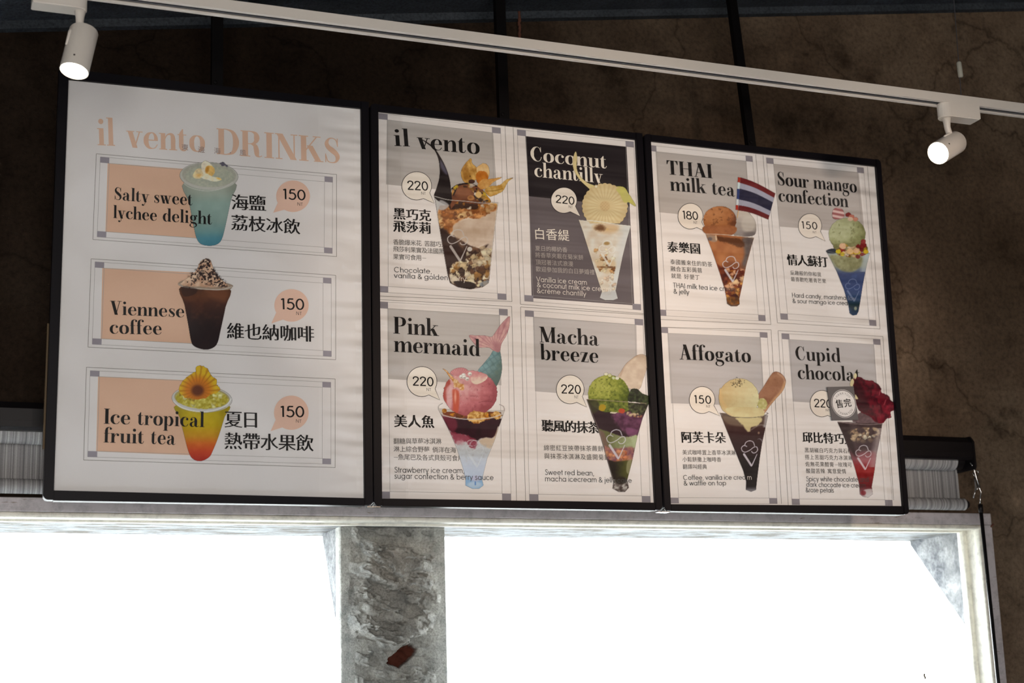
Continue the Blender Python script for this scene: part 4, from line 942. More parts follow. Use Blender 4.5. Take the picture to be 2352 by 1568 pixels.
# ------------------------------------------------------------------ small English lines
def en(b, z, items, col=(62, 58, 58)):
    m = inkmat(ink(col, b)); pol = []
    for s, p0, p1, xh in items: pol += layout(SANS, s, z, p0, p1, xh, .85, 1.15)
    flat('printed_lettering', pol, OVER, m, PAGE[b])
en(2, 3, [('Chocolate,', (192, 1308), (494, 1320), 29), ('vanilla & golden', (192, 1354), (622, 1372), 29)])
en(2, 3, [('berry', (638, 1376), (766, 1383), 29)], (196, 180, 170))
en(2, 4, [('Vanilla ice cream', (220, 1308), (634, 1334), 29), ('& coconut milk ice cream', (224, 1352), (828, 1392), 29), ('&cr\u00e8me chantilly', (224, 1400), (626, 1427), 29)], (206, 192, 184))
en(2, 5, [('Strawberry ice cream,', (178, 1297), (692, 1301), 29), ('sugar confection & berry sauce', (178, 1341), (907, 1352), 29)])
en(2, 6, [('Sweet red bean,', (238, 1302), (614, 1308), 29), ('macha icecream & jelly cake', (238, 1351), (903, 1364), 29)])
en(3, 7, [('THAI milk tea ice cream', (230, 1222), (738, 1256), 28), ('& jelly', (233, 1269), (358, 1278), 28)])
en(3, 8, [('Hard candy, marshma', (257, 1280), (722, 1303), 27), ('& sour mango ice crea', (262, 1328), (735, 1349), 27)])
en(3, 8, [('llow', (735, 1305), (800, 1308), 27)], (110, 112, 130))
en(3, 9, [('Coffee, vanilla ice crea', (247, 1290), (757, 1287), 28), ('& waffle on top', (250, 1335), (597, 1334), 28)])
en(3, 9, [('m', (768, 1288), (806, 1288), 28)], (190, 178, 174))
en(3, 10, [('Spicy white chocolate and', (255, 1265), (765, 1270), 28), ('dark chocoate ice cream', (255, 1310), (742, 1318), 28), ('&rose petals', (250, 1355), (480, 1358), 28)], (58, 52, 54))
# ------------------------------------------------------------------ printed food photographs: painted on fine grids
def gnoise(X, Y, scale, seed, octv=3):
    return fbm((X + 4000) / scale, (Y + 4000) / scale, seed * 7 + 1, 1.0, octv)
class Pic:
    def __init__(s, b, z, x0, y0, x1, y1, step=1.15):
        s.b, s.z = b, z; k = ZM[z][2] * step
        s.nx = int((x1 - x0) / k) + 1; s.ny = int((y1 - y0) / k) + 1
        s.X, s.Y = np.meshgrid(np.linspace(x0, x1, s.nx), np.linspace(y0, y1, s.ny)); s.k = k
        s.C = np.zeros((s.ny, s.nx, 3)); s.A = np.zeros((s.ny, s.nx)); s.seed = 1; s.W_ = {}
    # --- masks (0..1)
    def poly(s, pts, smooth=True, soft=None, wob=0, wsc=14):
        soft = soft or s.k * 0.6
        P = catmull(pts, True, 4) if smooth else np.array(pts, float)
        X, Y = s.X, s.Y
        if wob: X = X + wob * (gnoise(X, Y, wsc, 91) - 0.5); Y = Y + wob * (gnoise(s.X, s.Y, wsc, 57) - 0.5)
        M = np.zeros_like(X); pad = soft + wob + 2 * s.k
        i0, i1 = np.searchsorted(s.Y[:, 0], [P[:, 1].min() - pad, P[:, 1].max() + pad]); j0, j1 = np.searchsorted(s.X[0], [P[:, 0].min() - pad, P[:, 0].max() + pad])
        if i1 <= i0 or j1 <= j0: return M
        x = X[i0:i1, j0:j1]; y = Y[i0:i1, j0:j1]; ins = np.zeros(x.shape, bool); d2 = np.full(x.shape, 1e9)
        n = len(P)
        for i in range(n):
            ax, ay = P[i]; bx, by = P[(i+1) % n]
            if ay != by:
                c = ((ay > y) != (by > y)) & (x < (bx - ax) * (y - ay) / (by - ay) + ax); ins ^= c
            ex, ey = bx - ax, by - ay; t = np.clip(((x-ax)*ex + (y-ay)*ey) / (ex*ex + ey*ey + 1e-9), 0, 1)
            d2 = np.minimum(d2, (x - ax - t*ex)**2 + (y - ay - t*ey)**2)
        d = np.sqrt(d2) * np.where(ins, 1, -1); M[i0:i1, j0:j1] = np.clip(d / soft + 0.5, 0, 1); return M
    def ell(s, cx, cy, rx, ry, rot=0, soft=None, wob=0, wsc=14):
        soft = soft or s.k * 0.6; c, sn = math.cos(math.radians(rot)), math.sin(math.radians(rot))
        pad = max(rx, ry) + soft + abs(wob) * 1.5 + s.k * 2
        i0, i1 = np.searchsorted(s.Y[:, 0], [cy - pad, cy + pad]); j0, j1 = np.searchsorted(s.X[0], [cx - pad, cx + pad]); M_ = np.zeros_like(s.X)
        if i1 <= i0 or j1 <= j0: return M_
        X, Y = s.X[i0:i1, j0:j1] - cx, s.Y[i0:i1, j0:j1] - cy
        if wob:
            if wsc not in s.W_: s.W_[wsc] = (gnoise(s.X, s.Y, wsc, 91), gnoise(s.X, s.Y, wsc, 57))
            a, b = s.W_[wsc]; X = X + wob * (a[i0:i1, j0:j1] - 0.5) * 2; Y = Y + wob * (b[i0:i1, j0:j1] - 0.5) * 2
        u = (X*c + Y*sn) / rx; v = (-X*sn + Y*c) / ry; r = np.hypot(u, v)
        M_[i0:i1, j0:j1] = np.clip((1 - r) * min(rx, ry) / soft + 0.5, 0, 1); return M_
    def line(s, pts, w, smooth=True, soft=None):
        soft = soft or s.k * 0.6
        P = catmull(pts, False, 5) if smooth and len(pts) > 2 else np.array(pts, float)
        ws = np.full(len(P), w, float) if np.isscalar(w) else np.interp(np.linspace(0, 1, len(P)), np.linspace(0, 1, len(w)), w)
        m = np.full(s.X.shape, -1e9)
        for i in range(len(P) - 1):
            ax, ay = P[i]; ex, ey = P[i+1] - P[i]; t = np.clip(((s.X-ax)*ex + (s.Y-ay)*ey) / (ex*ex + ey*ey + 1e-9), 0, 1)
            m = np.maximum(m, (ws[i]*(1-t) + ws[i+1]*t)/2 - np.hypot(s.X - ax - t*ex, s.Y - ay - t*ey))
        return np.clip(m / soft + 0.5, 0, 1)
    # --- painting
    def put(s, M, c, k=1.0):                  # paint and make opaque
        c = np.asarray(c, float); a = M * k
        na = a + s.A * (1 - a); s.C = (c * a[..., None] + s.C * (s.A * (1 - a))[..., None]) / (na[..., None] + 1e-9); s.A = na
    def tint(s, M, c, k=1.0):                 # paint only where there already is print
        a = (M * k)[..., None]; s.C = s.C * (1 - a) + np.asarray(c, float) * a
    def shade(s, M, f):                       # multiply
        s.C = s.C * (1 + M[..., None] * (np.asarray(f)[..., None] - 1 if np.ndim(f) == 2 else f - 1))
    def grad(s, stops, axis='y'):
        v = s.Y if axis == 'y' else s.X; p = [a for a, _ in stops]; c = np.array([c for _, c in stops], float)
        return np.stack([np.interp(v, p, c[:, i]) for i in range(3)], -1)
    def nz(s, scale, octv=3):
        s.seed += 1; return gnoise(s.X, s.Y, scale, s.seed, octv)
    def mix(s, a, b, t):
        t = np.clip(t, 0, 1)[..., None]; return np.asarray(a, float) * (1 - t) + np.asarray(b, float) * t
    def blobs(s, M, n, r, cols, seed=1, k=0.9, asp=0.7):
        rs = random.Random(seed); ii = np.argwhere(M > 0.5)
        if not len(ii): return
        for _ in range(n):
            i, j = ii[rs.randrange(len(ii))]; q = rs.uniform(*r); c = np.array(rs.choice(cols), float) * rs.uniform(.88, 1.1)
            cx, cy = s.X[i, j], s.Y[i, j]; e = s.ell(cx, cy, q, q * rs.uniform(asp, 1), rs.uniform(0, 180), soft=s.k * 1.6, wob=q * .9, wsc=18) * M
            s.tint(e, c, k); hi = s.ell(cx - q*.2, cy - q*.25, q*.6, q*.4, 0, soft=q*.7, wob=q*.5, wsc=18) * M; s.tint(hi, np.minimum(c * 1.14, 225), 0.5)
            lo = e * (1 - s.ell(cx - q*.15, cy - q*.2, q*.85, q*.85*asp, 0, soft=q*.5)); s.tint(lo, c * 0.68, 0.5)
    def scoop(s, cx, cy, rx, ry, light, mid, dark, tex=0.25, sc=16, rot=0, wob=3):
        M = s.ell(cx, cy, rx, ry, rot, wob=wob); u = (s.X - cx) / rx; v = (s.Y - cy) / ry
        t = 0.45 + 0.42 * u + 0.42 * v + 0.45 * (u*u + v*v - .5); t = t + tex * (s.nz(sc, 4) - 0.5) * 2
        a = s.mix(light, mid, np.clip(t * 2, 0, 1)); c = s.mix(a, dark, np.clip(t * 2 - 1, 0, 1)); s.put(M, c)
        cr = np.clip((s.nz(sc * 0.8, 4) - 0.66) / 0.04, 0, 1) * M * np.clip(tex * 3, 0, 1); s.tint(cr, np.array(dark) * 0.85, 0.5)
        return M
    def logo(s, cx, cy, k=1.0, col=(205, 200, 205), a=0.8):
        T_ = lambda pts: [(cx + (x - 788) * k, cy + (y - 1075) * k) for x, y in pts]
        M = s.line(T_([(765, 1016), (742, 1008), (722, 1026), (728, 1052), (752, 1062), (790, 1046), (822, 1022), (845, 1020), (853, 1045), (836, 1066), (815, 1068), (804, 1056)]), 6 * k)
        M = np.maximum(M, s.line(T_([(748, 1004), (758, 982), (785, 970), (815, 978), (829, 1010)]), 6 * k))
        M = np.maximum(M, s.line(T_([(742, 1080), (802, 1172)]), [17 * k, 15 * k], False)); M = np.maximum(M, s.line(T_([(806, 1172), (848, 1080)]), [9 * k, 5 * k], False))
        s.tint(M, col, a)
    def done(s, label, depth=0.0012):
        A = s.A; keep = A > 0.02; K = keep[:-1, :-1] | keep[1:, :-1] | keep[:-1, 1:] | keep[1:, 1:]
        ids = np.full(A.shape, -1); used = np.zeros(A.shape, bool)
        for a, b_ in ((slice(None, -1), slice(None, -1)), (slice(1, None), slice(None, -1)), (slice(None, -1), slice(1, None)), (slice(1, None), slice(1, None))): used[a, b_] |= K
        ids[used] = np.arange(used.sum()); x, y, sc = ZM[s.z]
        px = x + s.X[used] / sc; py = y + s.Y[used] / sc
        D = np.stack([(px - 1176) / FPX, -(py - 784) / FPX, np.ones_like(px)], -1) @ RM
        P = CAM + D * ((0 - CAM[1]) / D[:, 1])[:, None]; P[:, 1] = -depth
        q = np.stack([ids[1:, :-1], ids[1:, 1:], ids[:-1, 1:], ids[:-1, :-1]], -1)[K]
        me = bpy.data.meshes.new('printed_picture'); me.vertices.add(len(P)); me.vertices.foreach_set('co', P.astype(np.float32).ravel())
        me.loops.add(q.size); me.loops.foreach_set('vertex_index', q.ravel().astype(np.int32)); me.polygons.add(len(q)); me.polygons.foreach_set('loop_start', np.arange(0, q.size, 4, dtype=np.int32))
        me.update(); me.validate()
        ca = me.color_attributes.new('Print', 'FLOAT_COLOR', 'POINT')
        q3 = np.clip(s.C[used] * 0.95, 0, 255); q3 = q3 * 0.96 + 0.04 * q3.mean(1, keepdims=True); rgb = ink(q3, s.b); a = np.clip(A[used], 0, 1)
        ca.data.foreach_set('color', np.concatenate([rgb, a[:, None]], 1).astype(np.float32).ravel())
        o = link('printed_picture', me, picmat(), PAGE[s.b]); o['label'] = label; return o

# 1 --- lychee drink
p = Pic(1, 1, 955, 640, 1400, 1265, 1.1)
body = p.poly([(1002, 800), (1352, 800), (1330, 930), (1290, 1120), (1266, 1205), (1235, 1240), (1180, 1252), (1120, 1240), (1088, 1200), (1068, 1120), (1035, 950)], True)
n = p.nz(60, 3); p.put(body, p.grad([(800, (150, 150, 136)), (880, (142, 150, 138)), (950, (126, 148, 140)), (1080, (118, 142, 136)), (1150, (96, 134, 136)), (1200, (62, 120, 138)), (1245, (50, 108, 128))]) + ((n - .5) * 16)[..., None])
p.shade(body, 1 - 0.12 * np.clip(np.abs(p.X - 1180) / 165, 0, 1) ** 3)
for k in range(9): p.tint(body, (165, 170, 162), 0.10) if k == 0 else None
lid = p.ell(1175, 757, 207, 98, 2); p.put(lid, np.array((158, 154, 142)) + ((p.nz(12, 4) - .5) * 26)[..., None])
p.tint(lid * (1 - p.ell(1176, 750, 192, 86, 2)), (176, 172, 166), 0.75); p.tint(p.line([(975, 790), (1040, 838), (1150, 862), (1260, 848), (1345, 800)], 5), (186, 182, 176), 0.8)
p.tint(p.line([(985, 720), (1040, 690), (1150, 668), (1290, 672), (1365, 720)], 4), (140, 132, 132), 0.6)
ice = p.ell(1180, 760, 172, 74, 2, wob=4); p.tint(ice, p.mix((150, 152, 138), (172, 170, 152), p.nz(14, 4) * 1.6 - .4), 0.9)
for pts, c in (([(1060, 760), (1075, 720), (1110, 700), (1135, 730), (1130, 765), (1090, 775)], (206, 182, 140)), ([(1120, 690), (1140, 650), (1175, 660), (1200, 690), (1180, 740), (1140, 745)], (216, 200, 178)),
               ([(1150, 700), (1185, 680), (1215, 705), (1210, 745), (1170, 760)], (212, 168, 96)), ([(1110, 760), (1150, 738), (1200, 760), (1250, 770), (1262, 785), (1215, 795), (1150, 780)], (222, 204, 176))):
    m = p.poly(pts, True, wob=6); p.put(m, p.mix(np.array(c) * 0.92, np.minimum(np.array(c) * 1.1, 240), p.nz(16, 3) * 1.6 - .3))
p.tint(p.ell(1162, 712, 12, 24, 20, soft=10), (176, 112, 30), .8); p.tint(p.ell(1105, 752, 22, 12, 0, soft=14), (206, 150, 70), .6); p.tint(p.ell(1245, 775, 16, 6, 20, soft=8), (220, 160, 50), .8)
for x, y in ((1262, 668), (1275, 664), (1285, 674), (1300, 684), (1272, 680)): p.put(p.ell(x, y, 11, 7, x % 60), (88, 82, 96))
p.done('printed picture of a pale green iced drink with blue base and a flower', UNDER + .0002)
# 2 --- viennese coffee
p = Pic(1, 2, 760, 75, 1085, 610, 1.0)
body = p.poly([(790, 240), (1056, 250), (1040, 360), (1010, 500), (996, 560), (975, 590), (935, 604), (890, 598), (855, 580), (842, 550), (828, 470), (806, 350)], True)
p.put(body, p.grad([(240, (70, 40, 26)), (300, (82, 44, 26)), (345, (62, 32, 24)), (420, (40, 22, 22)), (560, (28, 16, 20)), (604, (22, 14, 18))]))
p.tint(body * np.clip(p.nz(34, 3) * 2.4 - 1.2, 0, 1), (104, 58, 34), 0.35 * 1); p.tint(p.poly([(930, 262), (1050, 262), (1040, 330), (990, 320), (950, 300)], soft=30), (120, 68, 42), .5)
p.tint(body * np.clip((p.Y - 420) / 60, 0, 1), (30, 18, 21), .8)
rim = p.poly([(768, 230), (790, 212), (850, 205), (1010, 218), (1076, 235), (1078, 248), (1050, 264), (940, 262), (840, 254), (790, 244)], True); p.put(rim, (150, 128, 112), .9)
p.tint(p.line([(770, 232), (800, 246), (900, 258), (1010, 262), (1076, 246)], 6), (176, 162, 152), .9)
cream = p.poly([(786, 236), (800, 212), (830, 190), (858, 170), (878, 148), (888, 118), (908, 92), (930, 84), (952, 92), (962, 120), (972, 148), (992, 176), (1014, 200), (1042, 226), (1050, 246), (960, 248), (880, 244)], True, wob=10)
p.put(cream, p.mix((176, 132, 106), (206, 176, 152), p.nz(20, 4) * 1.8 - .4)); sw = np.sin((p.Y + (p.X - 930) * 0.55) / 9.0)
p.tint(cream * np.clip(sw, 0, 1), (158, 112, 88), .5)
ch = np.clip((p.nz(9, 4) - 0.49) / 0.05, 0, 1) * p.poly([(822, 180), (880, 130), (905, 88), (945, 84), (970, 130), (1010, 190), (1068, 240), (1030, 250), (960, 236), (900, 225), (850, 200)], True, soft=16)
p.put(ch * np.maximum(cream, .6 * p.ell(940, 200, 120, 70)), (40, 26, 26), .95)
for i in range(70):
    rs = random.Random(i + 5); x = rs.gauss(945, 62); y = 118 + abs(x - 930) * 1.05 + rs.uniform(-14, 34)
    if y < 252: p.put(p.ell(x, y, rs.uniform(3, 7), rs.uniform(2, 3.5), rs.uniform(-60, 60)), (34, 24, 28), .9)
p.put(p.poly([(790, 246), (850, 250), (880, 262), (860, 290), (800, 300)], True, soft=5), (40, 24, 22), .6)
p.done('printed picture of dark iced coffee with whipped cream')
# 3 --- tropical fruit tea
p = Pic(1, 2, 722, 688, 1085, 1248, 1.1)
body = p.poly([(762, 920), (1050, 920), (1034, 990), (1000, 1100), (968, 1180), (945, 1220), (895, 1242), (850, 1226), (826, 1180), (800, 1080), (778, 990)], True)
p.put(body, p.grad([(900, (168, 150, 20)), (1040, (176, 144, 14)), (1100, (180, 124, 24)), (1140, (190, 92, 30)), (1190, (176, 56, 26)), (1240, (150, 34, 24))]) + ((p.nz(26) - .5) * 14)[..., None])
p.shade(body, 1 - 0.14 * np.clip(np.abs(p.X - 900) / 120, 0, 1) ** 4)
rim = p.ell(905, 887, 172, 76, 3); p.put(rim, (176, 170, 168)); p.tint(p.ell(905, 880, 158, 62, 3), (150, 136, 96)); 
ice = p.ell(905, 885, 152, 58, 3, wob=4); p.tint(ice, p.mix((150, 132, 30), (196, 184, 96), p.nz(15, 4) * 2 - .6)); p.blobs(ice, 26, (6, 16), [(206, 196, 150), (160, 136, 30), (178, 160, 60), (150, 108, 30)], 3, .6)
p.tint(p.line([(742, 900), (790, 936), (870, 956), (960, 954), (1040, 926), (1074, 884)], 7), (200, 194, 190), .95); p.tint(p.line([(760, 930), (830, 958), (900, 968), (980, 958), (1040, 934)], 4), (140, 120, 80), .5)
th = np.arctan2(p.Y - 838, p.X - 882); r = np.hypot((p.X - 882), (p.Y - 838) / 1.0)
fl = p.poly([(775, 850), (782, 800), (812, 770), (845, 742), (868, 735), (872, 705), (900, 696), (935, 716), (955, 745), (985, 775), (990, 800), (1008, 838), (960, 862), (920, 884), (870, 888), (820, 880)], True, wob=16, wsc=18)
fc = p.mix((120, 60, 18), (186, 104, 22), np.clip(r / 60, 0, 1)); fc = p.mix(fc, (196, 158, 30), np.clip((r - 62) / 40, 0, 1)); p.put(fl, fc)
p.tint(fl * np.clip(np.sin(th * 22 + gnoise(p.X, p.Y, 30, 9) * 3), 0, 1) * np.clip(r / 70, 0, 1), (150, 84, 14), .55); p.tint(p.ell(880, 838, 34, 30, 0, soft=16), (84, 38, 20), .9)
p.done('printed picture of a yellow and orange iced fruit tea with a flower', UNDER + .0002)

def cone(p, left, right, soft=None):
    """cup body from its left outline (downwards) and right outline (upwards)"""
    return p.poly(left + right, False, soft)
# 4 --- chocolate parfait
p = Pic(2, 3, 370, 245, 1150, 1460, 1.0)
cup = p.poly([(512, 700), (1024, 752), (1005, 900), (975, 1150), (955, 1350), (948, 1395), (900, 1428), (800, 1445), (700, 1428), (640, 1395), (622, 1340), (595, 1190), (555, 960), (530, 800)], False)
p.put(cup, (214, 192, 176)); p.A *= 1
p.tint(p.poly([(512, 700), (640, 735), (600, 790), (560, 830), (530, 820)], soft=10), (188, 182, 182)); 
# layers
p.tint(cup * p.poly([(540, 820), (640, 760), (1010, 770), (990, 830), (880, 880), (760, 880), (690, 920), (650, 980), (600, 1010), (560, 960)], soft=14, wob=30, wsc=30), p.mix((120, 62, 26), (206, 140, 84), p.nz(34, 4) * 2 - .5))
p.tint(cup * p.poly([(540, 940), (600, 960), (650, 1010), (780, 1080), (860, 1120), (980, 1090), (960, 1400), (640, 1420), (590, 1200)], soft=14, wob=36, wsc=40), p.mix((52, 32, 28), (120, 84, 62), p.nz(40, 4) * 2 - .6))
p.tint(cup * p.poly([(560, 960), (640, 1010), (700, 1080), (760, 1160), (760, 1240), (650, 1250), (640, 1380), (800, 1440), (600, 1420), (575, 1100)], soft=18), (44, 26, 24), .85)
p.tint(cup * p.poly([(670, 930), (760, 890), (880, 880), (1000, 830), (1000, 1040), (930, 1085), (830, 1100), (740, 1060), (670, 1010)], soft=16, wob=20, wsc=30), p.mix((204, 180, 164), (178, 148, 126), p.nz(60, 3) * 1.4 - .2))
p.tint(cup * p.poly([(990, 1040), (975, 1150), (900, 1260), (880, 1200), (930, 1110)], soft=10), (192, 170, 156), .9)
base = cup * p.poly([(640, 1260), (760, 1200), (880, 1140), (980, 1120), (950, 1400), (800, 1435), (660, 1400)], soft=10)
p.blobs(base, 95, (14, 34), [(196, 168, 130), (214, 190, 156), (150, 104, 56), (88, 56, 38), (206, 184, 160), (60, 40, 34)], 11, .92)
p.blobs(cup * p.poly([(780, 1130), (960, 1100), (950, 1240), (800, 1250)]), 18, (16, 30), [(206, 186, 160), (110, 76, 54), (190, 160, 130)], 12, .9)
p.blobs(cup * p.poly([(545, 830), (640, 790), (980, 770), (960, 840), (800, 860), (660, 900), (600, 980), (560, 950)]), 40, (12, 30), [(150, 84, 34), (196, 130, 70), (206, 160, 110), (110, 60, 30)], 14, .75)
p.tint(p.poly([(648, 735), (760, 745), (860, 760), (850, 805), (760, 800), (640, 805)], soft=8, wob=12), (44, 26, 24), .85); p.blobs(cup * p.poly([(640, 740), (980, 750), (980, 800), (640, 800)]), 12, (8, 18), [(206, 150, 80), (190, 170, 150), (160, 100, 40)], 15, .9)
p.tint(cup * p.line([(1024, 752), (1005, 900), (975, 1150), (955, 1350)], 12), (196, 184, 178), .7); p.tint(cup * p.line([(512, 700), (530, 800), (555, 960), (595, 1190), (622, 1340)], 8), (120, 112, 116), .6)
p.tint(cup * p.poly([(880, 1395), (945, 1370), (945, 1400), (890, 1425)], soft=6), (130, 138, 150), .7)
p.tint(cup * p.poly([(665, 1385), (760, 1380), (840, 1400), (830, 1440), (740, 1438)], soft=6), (36, 24, 24), .95)
sc_ = p.poly([(646, 800), (645, 700), (660, 640), (700, 605), (780, 598), (850, 612), (900, 650), (940, 700), (965, 750), (900, 765), (800, 760), (700, 745)], True, wob=8)
p.put(sc_, p.mix((130, 74, 48), (84, 46, 34), p.nz(50, 4) * 1.5 - .3)); p.tint(p.ell(745, 665, 62, 48, 0, soft=30), (136, 82, 54), .8)
for L_ in ([(655, 640), (700, 612), (790, 598), (850, 620)], [(850, 640), (880, 690), (930, 740)], [(840, 660), (835, 700), (860, 720)], [(690, 620), (680, 660), (665, 690)]): p.put(p.line(L_, 12), (32, 22, 22), .9)
p.blobs(sc_ * p.poly([(650, 610), (860, 600), (960, 740), (860, 740), (800, 640), (690, 640), (655, 700)]), 30, (9, 24), [(196, 140, 70), (150, 100, 40), (206, 184, 170), (60, 40, 30), (186, 150, 40)], 21, .9)
p.blobs(p.poly([(900, 690), (965, 720), (960, 755), (915, 745)]), 5, (10, 20), [(206, 140, 40)], 22, .9)
p.put(p.ell(868, 688, 24, 26), (206, 164, 104)); p.put(p.ell(806, 714, 28, 20), (170, 112, 64)); p.tint(p.ell(800, 710, 14, 10, soft=8), (120, 70, 40), .7); p.blobs(sc_ * p.poly([(840, 720), (940, 730), (950, 760), (840, 760)]), 10, (6, 14), [(150, 134, 140), (90, 70, 70), (70, 52, 54)], 23, .9)
# physalis
for pts, a, b_ in (([(735, 560), (728, 500), (760, 440), (805, 398), (818, 440), (855, 480), (850, 560), (800, 590), (760, 590)], (150, 96, 30), (212, 164, 90)), ([(850, 480), (880, 450), (910, 436), (945, 460), (955, 520), (930, 560), (870, 560)], (206, 156, 96), (214, 178, 130)),
                   ([(850, 520), (880, 498), (925, 505), (945, 540), (930, 580), (870, 600), (846, 560)], (176, 92, 20), (204, 124, 40)), ([(860, 610), (900, 565), (960, 562), (1055, 548), (990, 585), (940, 630), (890, 645)], (186, 120, 50), (214, 164, 100)),
                   ([(915, 655), (960, 620), (1040, 610), (1085, 570), (1142, 552), (1100, 590), (1060, 660), (1000, 690), (955, 700)], (176, 116, 30), (206, 164, 96))):
    m = p.poly(pts, True, wob=6); p.put(m, p.mix(a, b_, p.nz(34, 3) * 1.7 - .3 + (p.X - 850) / 900)); p.tint(m * np.clip(np.sin((p.X - p.Y * .4) / 7), 0, 1), np.array(a) * .9, .25)
p.tint(p.ell(800, 540, 5, 5), (80, 40, 20)); p.put(p.ell(812, 582, 26, 16), (66, 36, 30)); p.tint(p.line([(1110, 556), (1142, 552)], 8), (90, 56, 24)); p.tint(p.line([(930, 660), (1000, 655), (1060, 640)], 8), (120, 80, 10), .5)
# chocolate shard
sh_ = p.poly([(388, 230), (430, 252), (480, 285), (525, 330), (570, 400), (605, 470), (632, 550), (645, 630), (652, 740), (612, 772), (514, 712), (530, 640), (552, 560), (556, 480), (545, 400), (510, 325), (450, 275)], True)
p.put(sh_, p.mix((38, 27, 30), (26, 18, 20), p.nz(60) * 1.4)); p.tint(p.poly([(560, 410), (590, 450), (620, 520), (600, 520), (565, 470)], soft=16), (88, 82, 104), .8)
p.tint(p.line([(512, 700), (620, 728), (760, 740), (900, 755), (1024, 752)], 6), (186, 176, 172), .85); p.tint(p.poly([(560, 730), (630, 770), (590, 810), (545, 800)], soft=10), (182, 176, 180), .8)
p.logo(700, 1096, 1.22, (190, 178, 176), .85); p.put(p.ell(796, 1124, 20, 18), (196, 184, 178)); p.done('printed picture of a chocolate parfait with a curved chocolate shard and golden berry')
# 5 --- coconut chantilly
p = Pic(2, 4, 505, 235, 1045, 1475, 1.0)
rib = p.poly([(545, 246), (553, 300), (548, 360), (558, 410), (590, 460), (640, 500), (690, 520), (710, 535), (820, 532), (930, 532), (975, 590), (1035, 692), (950, 650), (900, 690), (760, 620), (680, 570), (620, 520), (570, 470), (528, 400), (516, 330), (530, 260)], True)
p.put(rib, p.mix((212, 190, 140), (186, 176, 96), (p.X - 600) / 350 + (p.nz(40) - .5) * .6)); p.tint(rib * p.poly([(860, 560), (940, 560), (1000, 650), (930, 640)], soft=20), (206, 200, 104), .8)
cup = p.poly([(565, 802), (992, 850), (960, 960), (925, 1100), (890, 1270), (868, 1380), (886, 1445), (850, 1458), (780, 1458), (738, 1440), (755, 1390), (728, 1310), (690, 1190), (640, 1030), (600, 900)], False)
p.put(cup, p.mix((208, 200, 192), (196, 176, 158), p.nz(60, 3) * 1.8 - .4)); p.tint(cup * np.clip((p.X - 880 + (p.Y - 900) * .18) / 60, 0, 1), (196, 196, 200), .7)
p.tint(cup * p.poly([(680, 850), (760, 835), (880, 850), (870, 905), (760, 910), (700, 890)], soft=30), (196, 150, 96), .55); p.tint(cup * p.ell(740, 868, 42, 26, soft=20, wob=10), (96, 58, 34), .85); p.tint(p.ell(800, 880, 14, 10, soft=8), (206, 170, 120), .8)
p.tint(cup * p.poly([(700, 1130), (850, 1130), (860, 1200), (800, 1240), (730, 1200)], soft=24), (204, 176, 140), .8); p.blobs(cup * p.poly([(690, 1040), (860, 1060), (850, 1260), (740, 1230)]), 24, (8, 22), [(216, 196, 162), (190, 140, 90), (120, 70, 36), (220, 206, 180)], 31, .8)
p.tint(cup * p.ell(795, 995, 24, 14, soft=8), (150, 110, 56), .8); p.tint(cup * p.ell(760, 1188, 38, 7, soft=8), (100, 56, 30), .7); p.tint(cup * p.ell(830, 1190, 26, 8, soft=8), (90, 50, 30), .8); p.blobs(cup * p.poly([(740, 1230), (870, 1240), (850, 1400), (760, 1400)]), 22, (6, 18), [(206, 180, 156), (216, 196, 180), (196, 164, 140)], 33, .6)
p.tint(cup * p.poly([(738, 1400), (870, 1390), (888, 1450), (800, 1460), (738, 1445)], soft=8), (182, 180, 184), .85)
bal = p.poly([(640, 800), (598, 700), (600, 640), (640, 580), (700, 548), (780, 540), (860, 552), (930, 600), (962, 680), (962, 760), (935, 830), (800, 815)], True)
a_ = np.arctan2(p.Y - 690, p.X - 780); r = np.hypot(p.X - 780, p.Y - 690); R_ = 182 + 7 * np.abs(np.cos(a_ * 14))
bal = np.clip((R_ - r) / 4 + .5, 0, 1) * np.clip((832 - p.Y) / 6 + .5, 0, 1)
rid = np.abs(np.sin(a_ * 14 + .3)); rr2 = np.clip((r - 50) / 40, 0, 1); base = p.mix((198, 170, 124), (216, 196, 156), .5 + rid * rr2 * .7 - .35 * rr2); base = p.mix(base, (186, 156, 112), np.clip((r - 120) / 90, 0, 1) * .6)
p.put(bal, base); p.tint(bal * np.clip((45 - r) / 8, 0, 1), (200, 168, 124), .8); p.tint(bal * np.clip(np.sin(p.X / 4) * np.sin(p.Y / 4), 0, 1) * np.clip((45 - r) / 8, 0, 1), (176, 142, 100), .6)
p.put(p.poly([(870, 548), (935, 556), (1000, 630), (940, 662), (905, 600)], soft=6), p.mix((200, 190, 100), (190, 178, 110), p.nz(40))); p.put(p.ell(708, 530, 9, 9), (226, 216, 196))
p.tint(p.line([(565, 802), (700, 812), (860, 835), (992, 850)], 7), (214, 206, 200), .9); p.logo(800, 1078, 1.0, (214, 208, 204), .8); p.done('printed picture of a white coconut parfait with a shell shaped wafer')
